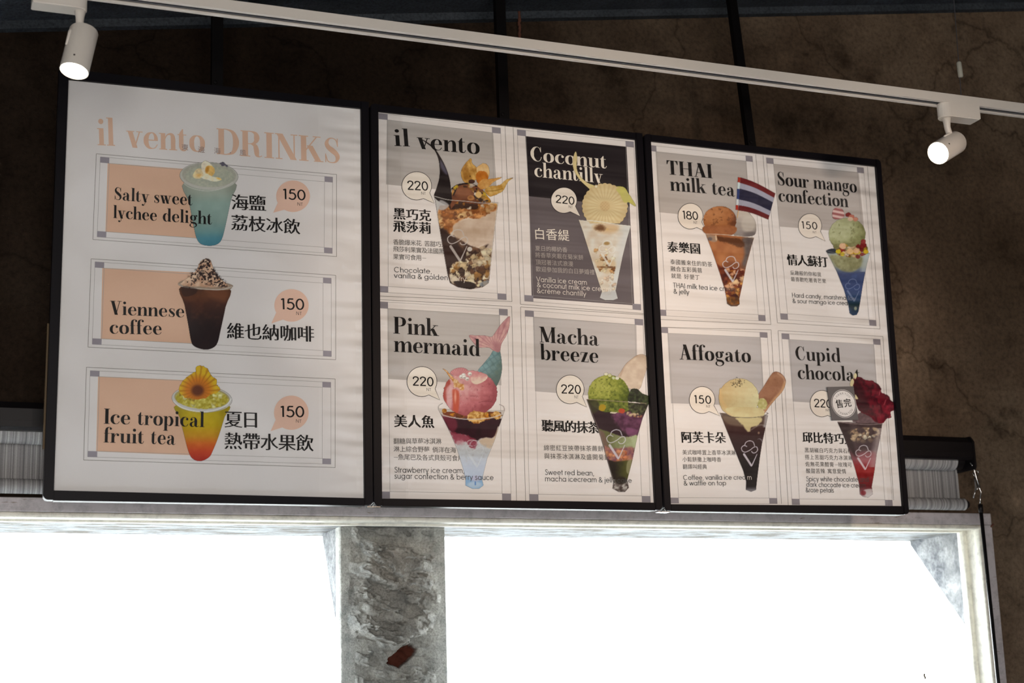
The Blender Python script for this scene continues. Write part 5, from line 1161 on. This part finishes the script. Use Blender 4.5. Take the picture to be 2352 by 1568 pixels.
# 6 --- pink mermaid
p = Pic(2, 5, 490, 140, 1035, 1425, 1.0)
tail_ = p.poly([(790, 560), (830, 500), (880, 440), (905, 400), (948, 400), (965, 470), (966, 560), (940, 640), (910, 672), (860, 620)], True); p.put(tail_, p.mix((120, 150, 158), (92, 110, 104), np.clip((p.X + p.Y * .7 - 1180) / 160, 0, 1) + (p.nz(24) - .5) * .5))
sc1 = np.abs(np.sin((p.X * .8 - p.Y * .55) / 11)) * np.abs(np.sin((p.X * .55 + p.Y * .8) / 13)); p.tint(tail_ * np.clip(.45 - sc1, 0, 1), (74, 98, 104), .9); p.tint(tail_ * np.clip((p.Y - 560) / 60, 0, 1), (78, 92, 90), .55)
fin = p.poly([(1025, 150), (1022, 220), (1000, 290), (965, 350), (948, 410), (905, 400), (870, 378), (800, 378), (760, 345), (726, 290), (780, 290), (840, 290), (888, 300), (910, 280), (950, 220), (990, 175)], True)
p.put(fin, p.mix((206, 160, 156), (176, 120, 126), p.nz(30) * 1.6 - .3)); th = np.arctan2(p.Y - 390, p.X - 920); p.tint(fin * np.clip(np.sin(th * 30), 0, 1), (156, 96, 106), .5); p.tint(fin * p.ell(935, 385, 30, 40, soft=30), (160, 104, 110), .7)
cup = p.poly([(498, 828), (988, 842), (950, 950), (910, 1070), (860, 1190), (835, 1290), (822, 1350), (832, 1390), (800, 1415), (750, 1415), (700, 1390), (700, 1340), (680, 1260), (640, 1130), (590, 1010), (540, 910)], False)
p.put(cup, p.grad([(830, (190, 180, 178)), (1030, (196, 186, 188)), (1130, (190, 190, 198)), (1250, (182, 186, 204)), (1330, (176, 184, 206)), (1360, (120, 156, 196)), (1415, (168, 186, 206))]))
p.tint(cup * p.poly([(520, 870), (540, 890), (960, 900), (940, 960), (905, 1040), (830, 1040), (760, 1075), (700, 1020), (600, 1000), (550, 930)], soft=8, wob=14, wsc=30), p.mix((58, 22, 34), (40, 18, 26), p.nz(40) * 1.4)); p.tint(cup * p.poly([(530, 880), (620, 900), (640, 960), (600, 1000), (560, 940)], soft=16), (112, 34, 52), .8)
p.tint(cup * p.poly([(590, 1000), (700, 1020), (780, 1060), (770, 1110), (740, 1120), (700, 1070), (640, 1060), (630, 1080)], soft=12, wob=26, wsc=16), (136, 42, 62), .85); p.tint(cup * p.ell(655, 1070, 30, 22, soft=20, wob=10), (176, 96, 112), .6)
p.tint(cup * p.poly([(905, 1040), (940, 960), (918, 1060), (880, 1120), (800, 1070), (840, 1040)], soft=14), (196, 166, 140), .8)
wl = cup * p.poly([(640, 1090), (860, 1090), (890, 1110), (800, 1240), (720, 1240)], soft=20); p.tint(wl * np.clip(p.nz(16, 4) * 3 - 1.5, 0, 1), (166, 164, 172), .6); p.tint(cup * np.clip(p.nz(20, 4) * 3 - 1.9, 0, 1) * (p.Y > 1080), (212, 212, 220), .5)
p.tint(cup * p.poly([(690, 1330), (835, 1330), (835, 1400), (770, 1420), (695, 1390)], soft=8), (134, 164, 200), .7); p.tint(cup * p.ell(766, 1385, 50, 22, soft=10), (178, 192, 212), .8); p.tint(cup * p.line([(772, 1365), (772, 1385)], 10), (50, 100, 180), .7); p.tint(p.ell(775, 1340, 36, 20, soft=18), (196, 178, 200), .7)
p.put(p.poly([(535, 860), (560, 850), (910, 850), (905, 880), (810, 900), (640, 890), (550, 880)], True), (120, 60, 40)); p.blobs(p.poly([(610, 860), (960, 850), (950, 890), (760, 920), (620, 890)]), 26, (10, 24), [(196, 120, 30), (206, 150, 70), (96, 50, 24), (150, 80, 24)], 41, .9)
sc_ = p.scoop(735, 715, 198, 168, (212, 158, 158), (186, 104, 110), (148, 68, 76), .22, 22, 0, 5)
p.tint(sc_ * p.poly([(545, 640), (590, 620), (570, 700), (560, 790), (530, 800)], soft=10, wob=12), (164, 60, 50), .75); p.tint(sc_ * p.poly([(600, 690), (650, 700), (652, 800), (640, 865), (610, 860), (608, 780)], soft=12), (190, 78, 56), .9); p.tint(sc_ * p.ell(625, 740, 8, 40, soft=8), (230, 170, 150), .7)
p.tint(sc_ * p.poly([(560, 680), (600, 660), (600, 790), (580, 850), (560, 760)], soft=14), (214, 170, 172), .7); p.tint(p.line([(800, 780), (860, 772), (910, 782)], 5), (120, 50, 58), .6)
nug = [(p.ell(782, 890, 68, 44, wob=10, wsc=20), 1), (p.ell(925, 876, 40, 28, wob=8), 1), (p.ell(545, 842, 18, 16), 1)]
for m, _ in nug: p.put(m, p.mix((150, 86, 20), (222, 176, 110), p.nz(18, 4) * 2.4 - .7))
fan = p.poly([(588, 560), (620, 535), (670, 525), (712, 540), (722, 572), (690, 580), (650, 590), (600, 580)], True); p.put(fan, p.mix((206, 140, 140), (186, 116, 122), p.nz(20))); th = np.arctan2(p.Y - 610, p.X - 655); p.tint(fan * np.clip(np.sin(th * 34), 0, 1), (150, 84, 92), .5)
she = p.poly([(738, 600), (770, 575), (815, 565), (860, 580), (855, 610), (820, 635), (780, 648), (748, 635)], True); p.put(she, p.mix((222, 196, 180), (196, 130, 130), np.clip((620 - p.Y) / 50 + (p.nz(20) - .5), 0, 1)))
p.put(p.poly([(532, 532), (552, 540), (585, 570), (612, 600), (640, 618), (660, 640), (690, 650), (690, 685), (665, 692), (640, 670), (615, 672), (610, 630), (585, 600), (560, 560)], True, wob=8), p.mix((190, 120, 60), (226, 190, 150), p.nz(14, 4) * 2.2 - .6))
for x, y in ((668, 592), (686, 580), (712, 608), (732, 572), (690, 595)): p.put(p.ell(x, y, 15, 14), (206, 198, 194)); p.tint(p.ell(x - 3, y - 4, 6, 5, soft=4), (238, 234, 232)); p.tint(p.ell(x + 4, y + 6, 8, 4, soft=4), (120, 84, 84), .6)
p.tint(p.line([(500, 830), (530, 870), (620, 895), (730, 905), (860, 898), (950, 875), (986, 840)], 7), (196, 180, 176), .9); p.put(p.line([(986, 840), (980, 812), (950, 796)], 5), (180, 160, 156), .7); p.put(p.line([(500, 830), (505, 805), (530, 788)], 5), (190, 180, 178), .8)
p.logo(770, 1160, .95, (206, 206, 214), .55); p.tint(p.ell(748, 1078, 40, 24) * (1 - p.ell(748, 1080, 36, 20)), (206, 190, 196), .8); p.done('printed picture of a pink parfait with a blue and pink mermaid tail')
# 7 --- matcha
p = Pic(2, 6, 545, 370, 1040, 1445, 1.0)
waf = p.poly([(800, 560), (820, 510), (855, 455), (900, 415), (945, 385), (990, 380), (1017, 405), (1018, 480), (990, 570), (960, 645), (880, 640)], True); p.put(waf, p.mix((206, 184, 166), (186, 160, 142), p.nz(46, 3) * 1.6 - .3)); p.tint(waf * p.line([(815, 540), (840, 480), (880, 430), (940, 388)], 16, soft=12), (164, 132, 114), .6)
cup = p.poly([(556, 722), (1030, 760), (985, 870), (945, 1010), (905, 1200), (868, 1340), (880, 1400), (850, 1432), (800, 1432), (755, 1405), (762, 1360), (725, 1230), (660, 1000), (600, 850)], False)
p.put(cup, (44, 26, 34)); p.tint(cup * p.poly([(560, 730), (640, 740), (640, 800), (600, 830)], soft=20), (60, 56, 36), .8); p.tint(cup * p.poly([(760, 830), (980, 830), (960, 960), (900, 1000), (800, 930)], soft=24, wob=20), p.mix((70, 34, 56), (112, 62, 92), p.nz(34) * 1.8 - .5)); p.tint(cup * p.poly([(860, 940), (945, 960), (930, 1010), (870, 1000)], soft=14), (128, 72, 110), .6)
p.tint(cup * p.poly([(650, 960), (700, 965), (800, 1000), (880, 1010), (945, 1000), (925, 1110), (860, 1100), (760, 1110), (700, 1100)], soft=8, wob=10), p.mix((96, 96, 58), (160, 166, 130), np.clip((p.X - 720) / 200, 0, 1) + (p.nz(30) - .5) * .4))
p.tint(cup * p.poly([(650, 970), (690, 980), (720, 1080), (690, 1080)], soft=12), (110, 84, 76), .9); p.tint(cup * p.poly([(690, 1080), (760, 1100), (900, 1090), (920, 1110), (900, 1200), (760, 1200), (710, 1160)], soft=12, wob=14), p.mix((170, 112, 92), (110, 66, 84), p.nz(30) * 1.8 - .4)); p.blobs(cup * p.poly([(700, 1120), (880, 1120), (890, 1190), (740, 1200)]), 18, (10, 26), [(186, 112, 76), (156, 80, 54), (196, 130, 96)], 51, .8)
p.tint(cup * p.poly([(725, 1200), (780, 1200), (880, 1190), (905, 1200), (870, 1340), (765, 1350)], soft=12), p.mix((36, 28, 24), (78, 76, 36), np.clip((p.X - 770) / 90, 0, 1) + (p.nz(30) - .5) * .5)); p.tint(cup * p.poly([(870, 1200), (905, 1190), (880, 1290), (860, 1270)], soft=8), (160, 150, 120), .6)
p.tint(cup * (p.Y > 1335) * p.poly([(750, 1330), (890, 1330), (885, 1440), (750, 1440)], False), p.mix((176, 166, 162), (70, 56, 54), p.nz(20, 3) * 2.2 - .6)); p.tint(cup * p.ell(818, 1345, 48, 30, soft=12), (40, 32, 26), .9)
scoop_ = p.scoop(725, 680, 158, 142, (160, 158, 72), (120, 126, 46), (74, 84, 26), .5, 17, 0, 5); p.put(p.poly([(600, 720), (860, 735), (880, 810), (780, 825), (690, 800), (600, 770)], True, soft=6), p.mix((130, 134, 52), (62, 72, 24), p.nz(20, 4) * 2 - .5)); p.tint(cup * p.poly([(562, 728), (640, 735), (650, 800), (610, 820)], soft=12), (52, 48, 32), .8)
nori = p.poly([(872, 735), (885, 670), (905, 642), (945, 645), (980, 675), (1030, 700), (1036, 735), (1020, 765), (940, 745)], True, wob=6); p.put(nori, p.mix((34, 36, 28), (66, 74, 46), p.nz(16, 4) * 2 - .7 + np.clip((p.X - 950) / 200, 0, 1)))
p.tint(cup * p.poly([(880, 745), (1020, 755), (985, 840), (900, 830)], soft=8), p.mix((38, 36, 28), (84, 88, 54), p.nz(14, 4) * 2 - .6)); p.blobs(cup * p.poly([(880, 815), (985, 840), (975, 865), (870, 850)]), 10, (6, 14), [(190, 160, 130), (150, 96, 60)], 55, .9)
for x, y, rx, ry, c in ((676, 788, 28, 26, (160, 128, 24)), (826, 812, 26, 18, (170, 60, 34)), (762, 826, 26, 6, (206, 190, 170)), (735, 540, 14, 12, (190, 186, 140)), (705, 530, 16, 12, (206, 196, 176)), (762, 560, 12, 10, (186, 190, 150)), (790, 562, 14, 12, (206, 200, 186))): p.put(p.ell(x, y, rx, ry, wob=4), c)
p.tint(p.line([(556, 724), (700, 732), (880, 745), (1012, 755)], 5), (150, 130, 110), .9); p.tint(p.line([(560, 728), (610, 860), (662, 990), (726, 1220), (764, 1350)], 6), (130, 116, 112), .6); p.logo(783, 1070, 1.08, (196, 188, 200), .85); p.done('printed picture of a matcha parfait in a cone glass')
# 8 --- thai milk tea
p = Pic(3, 7, 455, 325, 1055, 1380, 1.0)
can = p.poly([(705, 740), (735, 680), (750, 610), (800, 600), (860, 650), (888, 700), (892, 770), (870, 805), (800, 812), (720, 805)], True); p.put(can, p.mix((186, 172, 164), (136, 124, 122), np.clip((p.Y - 640) / 150, 0, 1) + (p.nz(50) - .5) * .4)); p.tint(can * p.ell(830, 710, 56, 72, 0, soft=20), (192, 180, 172), .7); p.tint(can * p.ell(845, 795, 50, 22, soft=18), (84, 74, 76), .6)
cup = p.poly([(488, 790), (876, 822), (850, 910), (812, 1050), (780, 1210), (758, 1310), (760, 1355), (740, 1370), (690, 1370), (660, 1350), (655, 1300), (640, 1230), (600, 1100), (545, 940)], False)
p.put(cup, p.mix((172, 108, 66), (146, 84, 48), p.nz(70) * 1.6 - .3)); p.tint(cup * p.poly([(780, 830), (876, 822), (850, 920), (800, 1080), (760, 1090), (800, 950)], soft=24), p.mix((104, 94, 94), (70, 62, 66), p.nz(30)), .9)
p.tint(cup * p.poly([(580, 810), (640, 820), (760, 830), (800, 880), (760, 900), (680, 870), (600, 850)], soft=14, wob=16), (84, 46, 26), .9); p.tint(cup * p.poly([(490, 792), (560, 800), (580, 850), (530, 850)], soft=10), (150, 130, 118), .8); p.tint(cup * p.ell(522, 832, 20, 14, soft=8), (84, 80, 90), .7)
p.tint(cup * p.poly([(640, 1010), (740, 1020), (800, 1060), (780, 1120), (700, 1140), (640, 1090)], soft=30), (120, 66, 40), .8)
jel = cup * p.poly([(575, 1040), (640, 1060), (800, 1080), (790, 1200), (760, 1360), (650, 1360), (630, 1200)], soft=14, wob=14); p.tint(jel, p.mix((70, 26, 20), (130, 60, 32), p.nz(26, 4) * 2 - .5)); p.blobs(jel, 34, (12, 28), [(206, 150, 116), (196, 140, 70), (96, 34, 20), (150, 84, 30), (60, 22, 20), (214, 170, 130)], 61, .8)
p.tint(cup * p.poly([(660, 1300), (760, 1300), (758, 1360), (665, 1360)], soft=8), p.mix((150, 90, 30), (80, 56, 44), p.nz(18) * 2 - .5), .8); p.tint(p.line([(658, 1345), (700, 1368), (758, 1355)], 8), (70, 60, 60), .7)
p.scoop(602, 682, 132, 112, (178, 116, 72), (160, 96, 54), (104, 56, 32), .3, 26, 0, 4); p.put(p.poly([(480, 730), (720, 730), (700, 800), (500, 795)], True, soft=8), p.mix((166, 100, 60), (130, 74, 42), p.nz(30)))
p.tint(p.line([(490, 792), (600, 796), (720, 806), (876, 824)], 5), (196, 176, 162), .85); p.tint(p.poly([(565, 805), (575, 805), (580, 840), (568, 840)], soft=5), (220, 190, 160), .8)
p.put(p.line([(752, 600), (742, 660)], 9, False), (196, 160, 120))
def seg4(u0, u1): # horizontal band of the flag between fractions of its height
    TL, TR, BR, BL = np.array((768, 340)), np.array((1046, 462)), np.array((990, 672)), np.array((750, 605)); f = lambda a, b_, t: a + (b_ - a) * t
    bow = 10
    m1 = [f(f(TL, BL, u), f(TR, BR, u), t) + np.array((0, -bow * math.sin(t * math.pi * 1.2))) for u, rng in ((u0, np.linspace(0, 1, 7)), (u1, np.linspace(1, 0, 7))) for t in rng]
    return p.poly(m1, False)
for u0, u1, c in ((0, .17, (106, 26, 30)), (.17, .34, (156, 152, 172)), (.34, .67, (34, 32, 58)), (.67, .84, (156, 152, 172)), (.84, 1, (100, 26, 30))): p.put(seg4(u0, u1), np.array(c) + ((p.nz(30) - .5) * 14)[..., None])
for (y0, y1, c) in ((338, 378, (170, 50, 34)), (378, 430, (196, 206, 210)), (430, 512, (44, 58, 112)), (512, 560, (200, 200, 206)), (560, 598, (170, 46, 34))):
    x0 = 756 - (y0 - 338) * .075; p.put(p.poly([(x0 - 9, y0), (x0 + 11, y0 + 4), (x0 + 8, y1 + 4), (x0 - 12, y1)], False), c)
p.logo(690, 1075, .98, (196, 190, 200), .9); p.done('printed picture of a brown milk tea parfait with a striped paper flag')
# 9 --- sour mango
p = Pic(3, 8, 540, 505, 930, 1440, 1.0)
cup = p.poly([(548, 880), (922, 900), (895, 1010), (862, 1180), (840, 1320), (826, 1400), (810, 1430), (775, 1435), (750, 1415), (738, 1340), (700, 1210), (640, 1060), (590, 960)], False)
p.put(cup, p.grad([(890, (150, 156, 160)), (1010, (140, 142, 120)), (1045, (96, 104, 124)), (1080, (44, 56, 96)), (1200, (44, 62, 110)), (1300, (36, 60, 96)), (1345, (22, 42, 50)), (1430, (28, 52, 84))]))
p.tint(cup * p.poly([(580, 920), (700, 920), (850, 930), (850, 1000), (780, 1060), (680, 1050), (620, 990)], soft=16), p.mix((156, 152, 116), (120, 116, 78), p.nz(26) * 1.8 - .4), .9); p.tint(cup * np.clip((p.X - 840 + (p.Y - 1000) * .2) / 30, 0, 1) * (p.Y < 1060), (176, 184, 196), .6); p.tint(cup * np.clip((p.nz(50) - .5) * 3, 0, 1) * (p.Y > 1070), (70, 92, 146), .35)
p.put(p.poly([(550, 878), (600, 862), (640, 870), (640, 900), (600, 905), (560, 900)], True), (38, 44, 56))
p.scoop(728, 740, 158, 140, (176, 176, 140), (152, 152, 110), (112, 112, 68), .28, 26, 0, 4); p.put(p.poly([(640, 820), (860, 820), (900, 880), (760, 900), (650, 880), (612, 850)], True), p.mix((146, 144, 104), (100, 96, 56), p.nz(30)))
ns = p.poly([(640, 860), (690, 810), (760, 850), (830, 820), (880, 785), (915, 860), (900, 905), (800, 940), (700, 930), (640, 905)], True, soft=6); p.blobs(ns, 46, (12, 30), [(206, 170, 130), (196, 150, 50), (206, 176, 20), (110, 24, 24), (140, 34, 30), (214, 190, 160), (120, 96, 20)], 71, 1.0)
for x, y, r_, c in ((652, 888, 22, (196, 172, 20)), (690, 840, 30, (214, 170, 136)), (752, 885, 28, (210, 170, 120)), (806, 880, 28, (206, 160, 120)), (866, 835, 28, (120, 26, 30)), (866, 800, 22, (130, 34, 36)), (890, 890, 22, (196, 160, 20)), (820, 932, 22, (110, 40, 36)), (688, 910, 20, (190, 160, 20))): p.put(p.ell(x, y, r_, r_ * .85, wob=5), np.array(c) + ((p.nz(14) - .5) * 30)[..., None])
ca = p.poly([(600, 560), (612, 525), (645, 512), (690, 530), (706, 575), (690, 600), (640, 612), (606, 600)], True); p.put(ca, p.mix((156, 90, 92), (214, 178, 176), np.clip(np.sin((p.Y - p.X * .2) / 6.5) * 2, -1, 1) * .5 + .5)); 
for x, y, r_, c in ((738, 572, 24, (120, 34, 34)), (765, 590, 24, (176, 100, 84)), (755, 608, 22, (206, 176, 156)), (800, 612, 22, (190, 124, 104))): p.put(p.ell(x, y, r_, r_ * .8, wob=4), c)
p.tint(p.line([(552, 882), (650, 905), (780, 915), (918, 902)], 5), (110, 110, 110), .6); p.tint(p.ell(800, 1375, 12, 16, soft=6), (150, 150, 130), .8); p.tint(cup * p.line([(745, 1400), (740, 1340), (700, 1215), (640, 1062)], 6), (30, 50, 90), .6); p.logo(775, 1220, .92, (130, 140, 176), .6); p.done('printed picture of a green ice cream over a blue drink with candy')
# 10 --- affogato
p = Pic(3, 9, 530, 398, 1090, 1392, 1.0)
fi = p.poly([(858, 600), (900, 530), (950, 450), (985, 408), (1030, 410), (1070, 445), (1084, 490), (1060, 560), (1000, 630), (950, 690), (905, 750), (870, 740), (880, 660)], True); p.put(fi, p.mix((140, 92, 70), (164, 116, 90), p.nz(40, 4) * 1.7 - .4)); p.tint(fi * p.line([(1080, 500), (1050, 575), (985, 645), (905, 750)], 34, soft=14), (190, 144, 108), .9); p.tint(fi * p.line([(1020, 418), (1060, 450), (1076, 490)], 12, soft=10), (196, 156, 130), .7); p.tint(fi * np.clip(p.nz(10, 4) * 4 - 2.7, 0, 1), (100, 60, 46), .6)
cup = p.poly([(545, 742), (938, 762), (918, 860), (890, 990), (870, 1120), (850, 1280), (840, 1372), (800, 1386), (758, 1370), (760, 1300), (735, 1210), (660, 1030), (600, 880)], False)
p.put(cup, p.grad([(750, (96, 76, 68)), (830, (74, 50, 44)), (900, (52, 26, 28)), (1050, (38, 20, 24)), (1150, (22, 16, 20)), (1340, (18, 14, 18)), (1372, (110, 104, 110))]) + ((p.nz(40) - .5) * 10)[..., None])
p.tint(cup * p.poly([(570, 770), (700, 790), (760, 850), (700, 850), (610, 830)], soft=16), (120, 100, 84), .6); p.tint(cup * p.poly([(680, 780), (880, 780), (860, 840), (800, 860), (790, 895), (760, 885), (740, 850), (700, 810)], soft=10, wob=10), (196, 178, 132), .95); p.tint(cup * p.line([(800, 880), (870, 840), (925, 850)], 10, soft=8), (140, 126, 124), .6); p.tint(cup * np.clip((p.X - 905 + (p.Y - 770) * .15) / 16, 0, 1) * (p.Y < 860), (170, 164, 168), .7); p.tint(p.ell(862, 905, 8, 10, soft=5), (150, 120, 100), .8)
p.tint(p.ell(868, 1010, 36, 60) * (1 - p.ell(862, 1014, 33, 58)) * cup * (p.X > 850), (130, 124, 132), .7)
m1 = p.ell(700, 620, 164, 160, wob=4); m1 = np.maximum(m1, p.poly([(540, 560), (560, 545), (600, 640), (660, 740), (700, 770), (620, 755), (555, 700)], True)); u = (p.X - 745) / 150; v = (p.Y - 610) / 150; t_ = .3 - .35 * u - .1 * v + (p.nz(26, 4) - .5) * .35
p.put(m1, p.mix((206, 196, 156), (184, 150, 104), t_)); p.tint(m1 * p.line([(545, 570), (560, 640), (610, 720), (680, 765)], 26, soft=20), (206, 170, 120), .7); p.tint(m1 * np.clip(p.nz(18, 4) * 4 - 2.8, 0, 1), (160, 140, 90), .5)
p.put(p.ell(892, 670, 38, 50, wob=6), p.mix((206, 196, 150), (170, 160, 96), p.nz(20) * 1.6 - .3)); p.put(p.poly([(600, 700), (870, 700), (900, 770), (760, 782), (650, 765)], True), p.mix((206, 194, 150), (190, 166, 120), p.nz(40)))
for i in range(48):
    rs = random.Random(i + 70); p.put(p.ell(rs.gauss(690, 28), rs.gauss(486, 16) + abs(rs.gauss(0, 8)), rs.uniform(2, 7), rs.uniform(2, 4), rs.uniform(0, 90)), (66, 54, 40), .8)
p.tint(p.line([(560, 752), (660, 775), (800, 780), (900, 768)], 5), (74, 66, 60), .8); p.put(p.line([(900, 766), (938, 748), (926, 740)], 5), (120, 110, 112), .8); p.put(p.line([(545, 742), (560, 760)], 6), (130, 116, 112), .8); p.logo(788, 1075, 1.0, (196, 184, 196), .9); p.done('printed picture of vanilla ice cream over dark coffee with a finger biscuit')
# 11 --- cupid chocolate with rose
p = Pic(3, 10, 498, 372, 995, 1408, 1.0)
cup = p.poly([(508, 778), (875, 795), (860, 900), (830, 1040), (812, 1180), (790, 1310), (798, 1370), (760, 1398), (720, 1392), (692, 1370), (690, 1300), (650, 1150), (600, 1000), (550, 870)], False)
p.put(cup, p.grad([(780, (78, 60, 62)), (900, (66, 48, 50)), (1000, (70, 52, 56)), (1080, (130, 76, 84)), (1130, (134, 30, 38)), (1180, (140, 20, 22)), (1300, (96, 14, 22)), (1340, (110, 60, 66)), (1398, (180, 172, 174))]) + ((p.nz(30, 4) - .5) * 22)[..., None])
p.tint(cup * p.poly([(508, 778), (600, 800), (640, 960), (660, 1060), (610, 1000), (550, 870)], soft=20), (46, 32, 34), .8); gr = cup * p.poly([(590, 860), (680, 830), (830, 830), (850, 900), (780, 950), (640, 940)], soft=10); p.blobs(gr, 44, (8, 24), [(206, 192, 172), (150, 120, 96), (96, 76, 66), (190, 160, 130), (70, 54, 52)], 81, .9)
p.tint(cup * np.clip((p.X - 800 + (p.Y - 900) * .2) / 40, 0, 1) * (p.Y > 830) * (p.Y < 1150), (176, 160, 160), .6); p.tint(cup * p.poly([(680, 1040), (812, 1030), (800, 1130), (700, 1110)], soft=30), (166, 96, 104), .6); p.tint(cup * p.poly([(720, 1340), (798, 1330), (795, 1380), (750, 1396)], soft=8), (196, 188, 190), .8); p.tint(cup * p.ell(720, 1360, 22, 20, soft=10), (120, 24, 34), .8)
ic = p.poly([(640, 780), (670, 720), (720, 700), (800, 730), (860, 780), (860, 795)], True, wob=8); p.put(ic, p.mix((84, 64, 68), (120, 92, 98), p.nz(24, 4) * 2 - .6))
rose = p.poly([(640, 430), (690, 412), (740, 440), (800, 445), (858, 490), (868, 540), (920, 560), (945, 600), (985, 640), (978, 680), (940, 700), (950, 745), (915, 755), (875, 790), (820, 780), (780, 740), (690, 690), (655, 600), (640, 500)], True, wob=14, wsc=22)
rn = p.nz(50, 4); pet = np.abs(np.sin((p.X * .75 - p.Y * .6) / 26 + rn * 6)); p.put(rose, p.mix((58, 10, 22), (112, 16, 34), pet * .9 + (rn - .5))); p.tint(rose * np.clip((p.nz(26, 4) - .5) * 3, 0, 1) * np.clip((p.X - 760) / 160, 0, 1), (150, 30, 52), .7); p.tint(rose * p.poly([(645, 440), (700, 470), (760, 620), (740, 700), (680, 680), (648, 560)], soft=26), (36, 10, 18), .65)
for a, b_ in (((905, 600), (890, 640)), ((950, 720), (935, 745)), ((860, 520), (850, 560))): p.tint(rose * p.line([a, b_], 6, False, soft=6), (196, 90, 100), .7)
for pts in ([(655, 378), (668, 400), (655, 430), (640, 405)], [(630, 425), (645, 450), (630, 490), (612, 480), (616, 450)], [(655, 556), (678, 590), (655, 590)]): p.put(p.poly(pts, True), (206, 190, 150))
p.tint(p.line([(510, 780), (620, 792), (760, 802), (872, 795)], 5), (150, 128, 130), .9); p.logo(722, 1072, .96, (206, 196, 204), .85); p.done('printed picture of a chocolate and red parfait with a dark red rose')

# ------------------------------------------------------------------ sold out card stuck on the last price
def cpt(x, y): return np.array(W(10, x, y))
Cc = [cpt(415, 497), cpt(630, 492), cpt(672, 766), cpt(455, 770)]
bm = bmesh.new(); V = []
cen = sum(Cc) / 4
card = empty('sold_out_card', (float(cen[0]), -0.006, float(Cc[3][1])), 'small grey card with round white stamp stuck over the lowest right price', 'card')
extrude_poly(bm, [tuple(map(float, q)) for q in Cc], 'y', -0.0060, -0.0042); bmobj('card', bm, GREY_CARD, card)
c0 = cpt(551, 634); U = Cc[1] - Cc[0]; U = U / np.linalg.norm(U); U = np.array((math.cos(math.radians(8)), math.sin(math.radians(8)))); Vv = np.array((-U[1], U[0]))
def cd_(u, v): return c0 + U * u + Vv * v
cw = inkmat(np.array((.78, .78, .78))); cg = inkmat(np.array((.12, .115, .12))); ck = inkmat(np.array((.02, .02, .02)))
def cdisc(r, n=40): return [[cd_(r * math.cos(2*math.pi*k/n), r * math.sin(2*math.pi*k/n)) for k in range(n)]]
def cring(r, w, n=40): return strip([cd_(r * math.cos(2*math.pi*k/n), r * math.sin(2*math.pi*k/n)) for k in range(n)], w, True)
Rr = abs(cpt(650, 634)[0] - c0[0])
flat('badge', cring(Rr, 0.0008) + cdisc(Rr * .93), 0.0062, cw, card)
pol = []
for txt, a0, a1, flip in (('THANKYOU', 145, 38, False), ('THANKYOU', 222, 318, True)):
    for i, ch in enumerate(txt):
        a = math.radians(a0 + (a1 - a0) * i / (len(txt) - 1)); k = Rr * 0.0011; rad = Rr * (.66 if not flip else .82)
        up = np.array((math.cos(a), math.sin(a))) * (-1 if flip else 1); rt = np.array((up[1], -up[0]))
        ad, gl_ = SANS[ch]
        for q in gl_: pol.append([cd_(*(np.array((math.cos(a), math.sin(a))) * rad + rt * ((v[0] - ad / 2) * k * .95) + up * (v[1] * k))) for v in q])
flat('badge_lettering', pol, 0.0064, ck, card)
V = []; F = []
for ch, u0 in (('售', -.62), ('完', .04)):
    v, f, N = cjk(ch); q = v + N * np.array((.02, .018)); q = (q - CJ0) / CJW[1]; b0 = len(V)
    for a in q: V.append(cd_((u0 + a[0] * .56) * Rr, (-.26 + a[1] * .56) * Rr))
    F += [[i + b0 for i in p_] for p_ in f]
pyobj('badge_characters', [(float(a[0]), -0.0064, float(a[1])) for a in V], F, ck, card)
